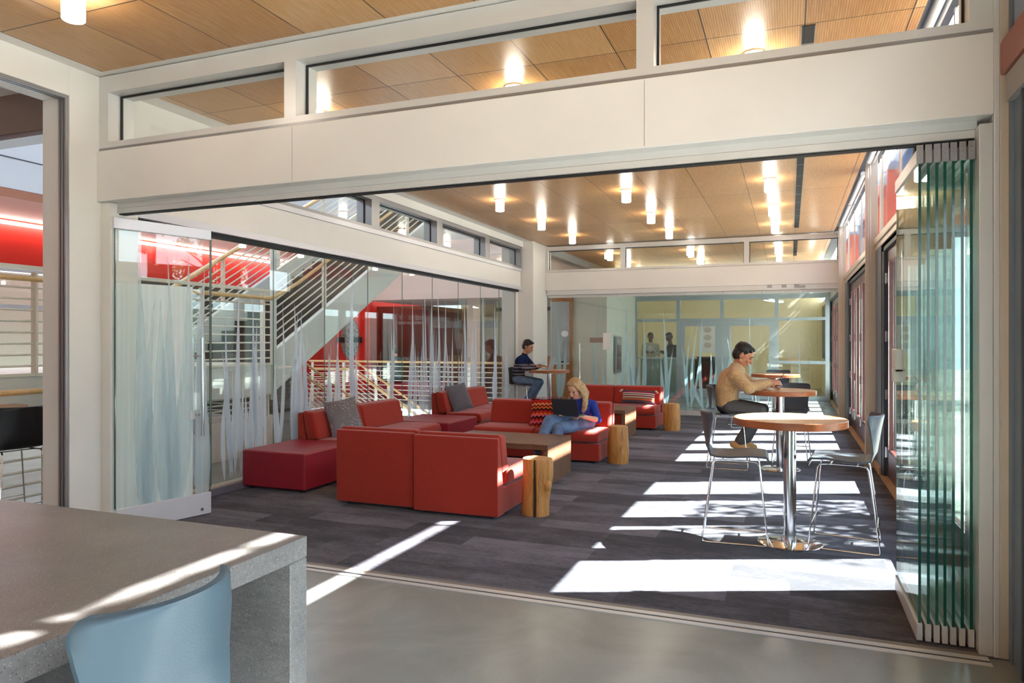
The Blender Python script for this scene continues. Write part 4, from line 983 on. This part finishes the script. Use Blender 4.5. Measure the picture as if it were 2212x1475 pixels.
def denim(nm, a, b):
    t = NT(nm); co = t.coord(); f = t.noise(co, 7, 4, .6); g = t.noise(co, 300, 2)
    return t.pbr(t.mix(t.math('MULTIPLY', g, .3), t.ramp(f, [(.35, lin(a)), (.68, lin(b))]), lin((200, 205, 215))), .85, 0, .2, t.bump(t.noise(co, 16, 3), .5, .012))
BLUEJ = denim('blue_denim', (34, 62, 110), (92, 128, 172)); BLUED = denim('dark_blue_denim', (42, 62, 96), (78, 104, 142))
TROU = paint('charcoal_cloth', (82, 79, 78), .8, 0, .15, .2); BOOT = paint('tan_boot_suede', (186, 140, 86), .8, 0, .12)
STR = NT('striped_knit'); _tc = STR.n('ShaderNodeTexCoord'); _sp = STR.n('ShaderNodeSeparateXYZ'); STR.l(_tc.outputs['Object'], _sp.inputs[0])
_nz = STR.noise(STR.coord(), 8, 2); _f = STR.math('MULTIPLY_ADD', _sp.outputs[2], 1.0, STR.math('MULTIPLY', _nz, .012)); 
STRM = STR.pbr(STR.ramp(STR.math('MULTIPLY', _f, .8), [(0, lin((34, 38, 60)))]+[q for z in (.80, .86, .93, 1.0, 1.055) for q in ((z*.8, lin((150, 138, 146))), ((z+.022)*.8, lin((58, 54, 66))))]+[(.875, lin((30, 40, 74)))], 'CONSTANT'), .9, 0, .1)

# the man in the beige sweater
person('man in a beige cable knit sweater looking at his phone at the middle round table', dict(root=(-.70, 9.15, 0), F=(.84, -.03, -.54), bF=(.97, 0, -.2), bU=(.3, 0, .95), head=(-.525, 9.15, 1.372), neck=(-.60, 9.15, 1.235),
    pel=(-.72, 9.15, .78), mid=(-.725, 9.15, .93), chest=(-.67, 9.15, 1.075), sh=((-.615, 8.965, 1.145), (-.60, 9.34, 1.145)), el=((-.455, 8.87, .985), (-.43, 9.43, .99)), wr=((-.225, 9.04, 1.045), (-.215, 9.22, 1.045)),
    hand=(((.85, .22, .1), (-.15, -.85, .35), 1, 1.15), ((.85, -.22, .1), (-.15, .85, .35), -1, 1.15)),
    hip=((-.69, 9.05, .745), (-.69, 9.26, .745)), kn=((-.33, 9.02, .715), (-.31, 9.29, .71)), an=((-.56, 9.04, .34), (-.50, 9.27, .34)), foot=((-.66, 9.04, .30), (-.43, 9.03, .235), (-.6, 9.27, .29), (-.38, 9.27, .235))),
    skin('olive', (186, 124, 92)), HB, knit(), TROU, BOOT, s=1.16, bulk=.022)
ph = bx(-.036, .036, -.075, .075, -.004, .004).build('mobile_phone', BLACK, None, bevel=.003, seg=2); ph.location = (-.105, 9.128, 1.10); ph.rotation_euler = (.95, 0, -1.57)
tag(ph, 'dark mobile phone held by the man in the beige sweater', 'phone')
# the woman in blue with the laptop
person('woman with long blonde hair in a blue top and jeans, legs crossed on the sofa', dict(root=(-2.58, 9.05, 0), F=(-.28, -.80, -.53), bF=(-.22, -.93, -.3), bU=(0, -.4, .9), head=(-2.60, 8.93, .925), neck=(-2.585, 9.02, .775),
    pel=(-2.55, 9.17, .50), mid=(-2.555, 9.14, .585), chest=(-2.565, 9.09, .665), sh=((-2.745, 9.0, .715), (-2.40, 9.07, .715)), el=((-2.80, 8.86, .58), (-2.30, 8.95, .535)), wr=((-2.72, 8.68, .64), (-2.415, 8.74, .585)),
    hand=(((.3, -.6, .05), (0, .1, 1), -1, .5), ((-.45, -.6, .12), (0.1, .1, 1), 1, .5)),
    hip=((-2.64, 9.06, .49), (-2.47, 9.06, .47)), kn=((-2.78, 8.42, .56), (-2.665, 8.41, .47)), an=((-2.87, 8.28, .26), (-2.66, 8.26, .10)), foot=((-2.91, 8.32, .19), (-2.83, 8.10, .12), (-2.66, 8.33, .055), (-2.64, 8.08, .045))),
    skin('fair', (222, 172, 146)), blonde(), paint('royal_blue_jersey', (30, 54, 148), .8, 0, .12), BLUEJ, paint('black_canvas_shoe', (34, 34, 40), .7), hair='long', sleeve=.99, s=1.06, topname='top')
def laptop(label, loc, rz, open_, shell, w=.33, d=.23):
    t = thing('laptop', label, 'laptop', loc, rz)
    bx(-w/2, w/2, -d, 0, 0, .016).build('base', shell, t, bevel=.003, seg=2); bx(-w/2+.015, w/2-.015, -d+.08, -.03, .016, .0175).build('keyboard', BLACK, t)
    s_ = bx(-w/2, w/2, -.004, .004, 0, d).build('lid', shell, t, bevel=.003, seg=2); s_.location = (0, 0, .012); s_.rotation_euler = (-open_, 0, 0)
    bx(-w/2+.012, w/2-.012, -.0055, -.004, .015, d-.012).build('screen', LCD, s_)
    return t
# local -y is the user's side
lp = laptop('dark grey open laptop on the lap of the woman in blue', (-2.60, 8.53, .612), PI-.12, .30, SCREEN, .345, .215)
laptop('silver open laptop on the far left bar table', (-4.52, 13.77, .961), -PI/2, .22, SILVER, .33, .24)
tag(bx(-4.72, -4.57, 13.46, 13.60, .961, .972).build('notebook', PAPER), 'open white notebook beside the silver laptop on the bar table', 'notebook')
tag(bx(-4.33, -4.22, 13.62, 13.77, .961, .968).build('paper_sheet', PAPER), 'loose white papers at the right rim of the laptop bar table', 'paper')
# the man in the striped sweater
person('man in a navy striped sweater and jeans typing at the far left bar table', dict(root=(-5.30, 14.2, 0), F=(.88, -.06, -.42), bF=(.98, 0, -.15), bU=(.22, 0, .97), head=(-5.145, 14.2, 1.425), neck=(-5.225, 14.2, 1.255),
    pel=(-5.35, 14.2, .775), mid=(-5.35, 14.2, .94), chest=(-5.30, 14.2, 1.10), sh=((-5.27, 14.01, 1.165), (-5.25, 14.39, 1.165)), el=((-5.13, 13.95, .985), (-5.1, 14.44, .99)), wr=((-4.93, 14.06, 1.035), (-4.92, 14.32, 1.035)),
    hand=(((.9, .1, .05), (-.1, -.1, 1), 1, .6), ((.9, -.1, .05), (-.1, .1, 1), -1, .6)),
    hip=((-5.34, 14.1, .745), (-5.34, 14.3, .745)), kn=((-4.92, 14.08, .70), (-4.93, 14.34, .70)), an=((-5.13, 14.1, .36), (-5.1, 14.31, .36)), foot=((-5.26, 14.1, .30), (-5.03, 14.1, .235), (-5.22, 14.31, .30), (-4.99, 14.31, .235))),
    skin('tan', (192, 136, 106)), HB, STRM, BLUED, paint('black_leather_shoe', (26, 24, 24), .4), s=1.12, off=(.14, -.43, 0))
# people beyond the glass
person('person in a black shirt seated beyond the stairwell railing', dict(root=(-9.76, 16.5, 0), F=(-.8, .45, -.25), bF=(-.85, .5, -.1), head=(-9.76, 16.5, 1.28), neck=(-9.70, 16.47, 1.10), pel=(-9.62, 16.43, .58), mid=(-9.62, 16.43, .74), chest=(-9.64, 16.44, .92),
    sh=((-9.55, 16.62, 1.0), (-9.75, 16.28, 1.0)), el=((-9.7, 16.75, .78), (-9.98, 16.25, .78)), wr=((-9.97, 16.8, .82), (-10.14, 16.5, .85)), hand=(((-.9, .3, 0), (0, 0, 1), -1, .4), ((-.9, .3, 0), (0, 0, 1), 1, .4)),
    hip=((-9.6, 16.55, .55), (-9.68, 16.35, .55)), kn=((-9.98, 16.78, .55), (-10.05, 16.55, .55)), an=((-9.98, 16.78, .12), (-10.05, 16.55, .12)), foot=((-9.93, 16.75, .06), (-10.15, 16.9, .05), (-10.0, 16.53, .06), (-10.22, 16.66, .05))),
    skin('tan', (192, 136, 106)), HBR, paint('black_jersey', (30, 34, 34), .8), paint('dark_trousers', (40, 48, 56), .8), BLACK, s=1.12, topname='shirt', eyes=False)
bs = thing('bench', 'dark red bench seat beyond the stairwell railing', 'bench', (-9.3, 16.6, 0)); bx(-.9, .9, -.3, .45, .04, .44).build('seat', MAROON, bs, bevel=.03, seg=3); bx(-.9, .9, -.28, .43, 0, .05).build('plinth', BLACK, bs)
tt = thing('tablet_table', 'small dark side table holding the white laptop beyond the railing', 'table', (-10.32, 16.72, 0)); bx(-.2, .2, -.2, .2, .74, .77).build('top', BLACK, tt); MB().cyl(0, 0, .02, .74, .03).build('post', STEEL, tt); MB().cyl(0, 0, 0, .02, .16).build('base_plate', STEEL, tt)
laptop('white open laptop in front of the person in black', (-10.36, 16.72, .771), -PI/2+.4+PI, .2, PAPER, .3, .21)
def standing(label, x, y, face, top, bot, sk, tn):
    f = V((face[0], face[1], 0)).normalized(); l = V((-f.y, f.x, 0)); p = V((x, y, 0)); z = V((0, 0, 1))
    P = lambda a, b, c: tuple(p+f*a+l*b+z*c)
    person(label, dict(root=(x, y, 0), F=(f.x, f.y, -.45), bF=(f.x, f.y, 0), head=P(.05, 0, 1.66), neck=P(0, 0, 1.47), pel=P(0, 0, .98), mid=P(0, 0, 1.13), chest=P(0, 0, 1.30), sh=(P(0, -.19, 1.40), P(0, .19, 1.40)), el=(P(.05, -.24, 1.13), P(.05, .24, 1.13)), wr=(P(.27, -.1, 1.22), P(.27, .1, 1.22)),
        hand=((tuple(f+l*.3), (0, 0, 1), 1, .5), (tuple(f-l*.3), (0, 0, 1), -1, .5)), hip=(P(0, -.1, .93), P(0, .1, .93)), kn=(P(.02, -.1, .5), P(.02, .1, .5)), an=(P(0, -.1, .1), P(0, .1, .1)), foot=(P(-.06, -.1, .05), P(.2, -.1, .05), P(-.06, .1, .05), P(.2, .1, .05))), sk, HB, top, bot, BLACK, s=1.08, topname=tn, eyes=False)
standing('person in a pale shirt standing behind the far office counter', -3.98, 21.95, (.1, -1), paint('pale_shirt', (214, 206, 180), .8), TROU, skin('brown', (120, 80, 62)), 'shirt')
standing('person in a dark shirt turned sideways behind the far office counter', -3.42, 22.2, (-.95, -.3), paint('dark_green_shirt', (70, 76, 76), .8), TROU, skin('brown', (120, 80, 62)), 'shirt')
tag(bx(-3.99, -3.90, 21.66, 21.665, 1.24, 1.40).build('paper_slip', PAPER), 'white slip of paper in the hands of the person in the pale shirt', 'paper')

# ------------------------------------------------------------------ light, sky, camera
w = bpy.data.worlds.new('sky'); S.world = w; w.use_nodes = True; n = w.node_tree; n.nodes.clear()
o = n.nodes.new('ShaderNodeOutputWorld'); bg = n.nodes.new('ShaderNodeBackground'); tc = n.nodes.new('ShaderNodeTexCoord'); sp = n.nodes.new('ShaderNodeSeparateXYZ'); cr = n.nodes.new('ShaderNodeValToRGB')
n.links.new(tc.outputs['Generated'], sp.inputs[0]); n.links.new(sp.outputs[2], cr.inputs[0]); n.links.new(cr.outputs[0], bg.inputs[0]); n.links.new(bg.outputs[0], o.inputs[0])
cr.color_ramp.elements[0].position = 0; cr.color_ramp.elements[0].color = (.80, .90, 1, 1); cr.color_ramp.elements[1].position = .8; cr.color_ramp.elements[1].color = (.55, .74, 1, 1)
bg.inputs[1].default_value = 5.0
sd = bpy.data.lights.new('sun', 'SUN'); sd.energy = 45; sd.angle = math.radians(.6); sd.color = (1, .97, .93)
so = bpy.data.objects.new('sun', sd); C.objects.link(so); sd.energy = 52; so.rotation_euler = V((.926, .379, .92)).to_track_quat('Z', 'Y').to_euler(); so.location = (8, 10, 12)
cd = bpy.data.cameras.new('camera'); cam = bpy.data.objects.new('camera', cd); C.objects.link(cam); S.camera = cam
cam.location = (0, 0, 1.55); cam.rotation_euler = (PI/2, 0, math.atan(600/1541)); cd.sensor_width = 36; cd.lens = 1541/2212*36; cd.shift_y = -1.5/2212; cd.clip_start = .05; cd.clip_end = 200
S.view_settings.view_transform = 'Standard'; S.view_settings.look = 'None'; S.view_settings.gamma = 1; S.view_settings.use_curve_mapping = False
S.view_settings.exposure = .76
S.cycles.transparent_max_bounces = 40; S.cycles.max_bounces = 10; S.cycles.diffuse_bounces = 5; S.cycles.sample_clamp_indirect = 12; S.cycles.caustics_reflective = False; S.cycles.caustics_refractive = False
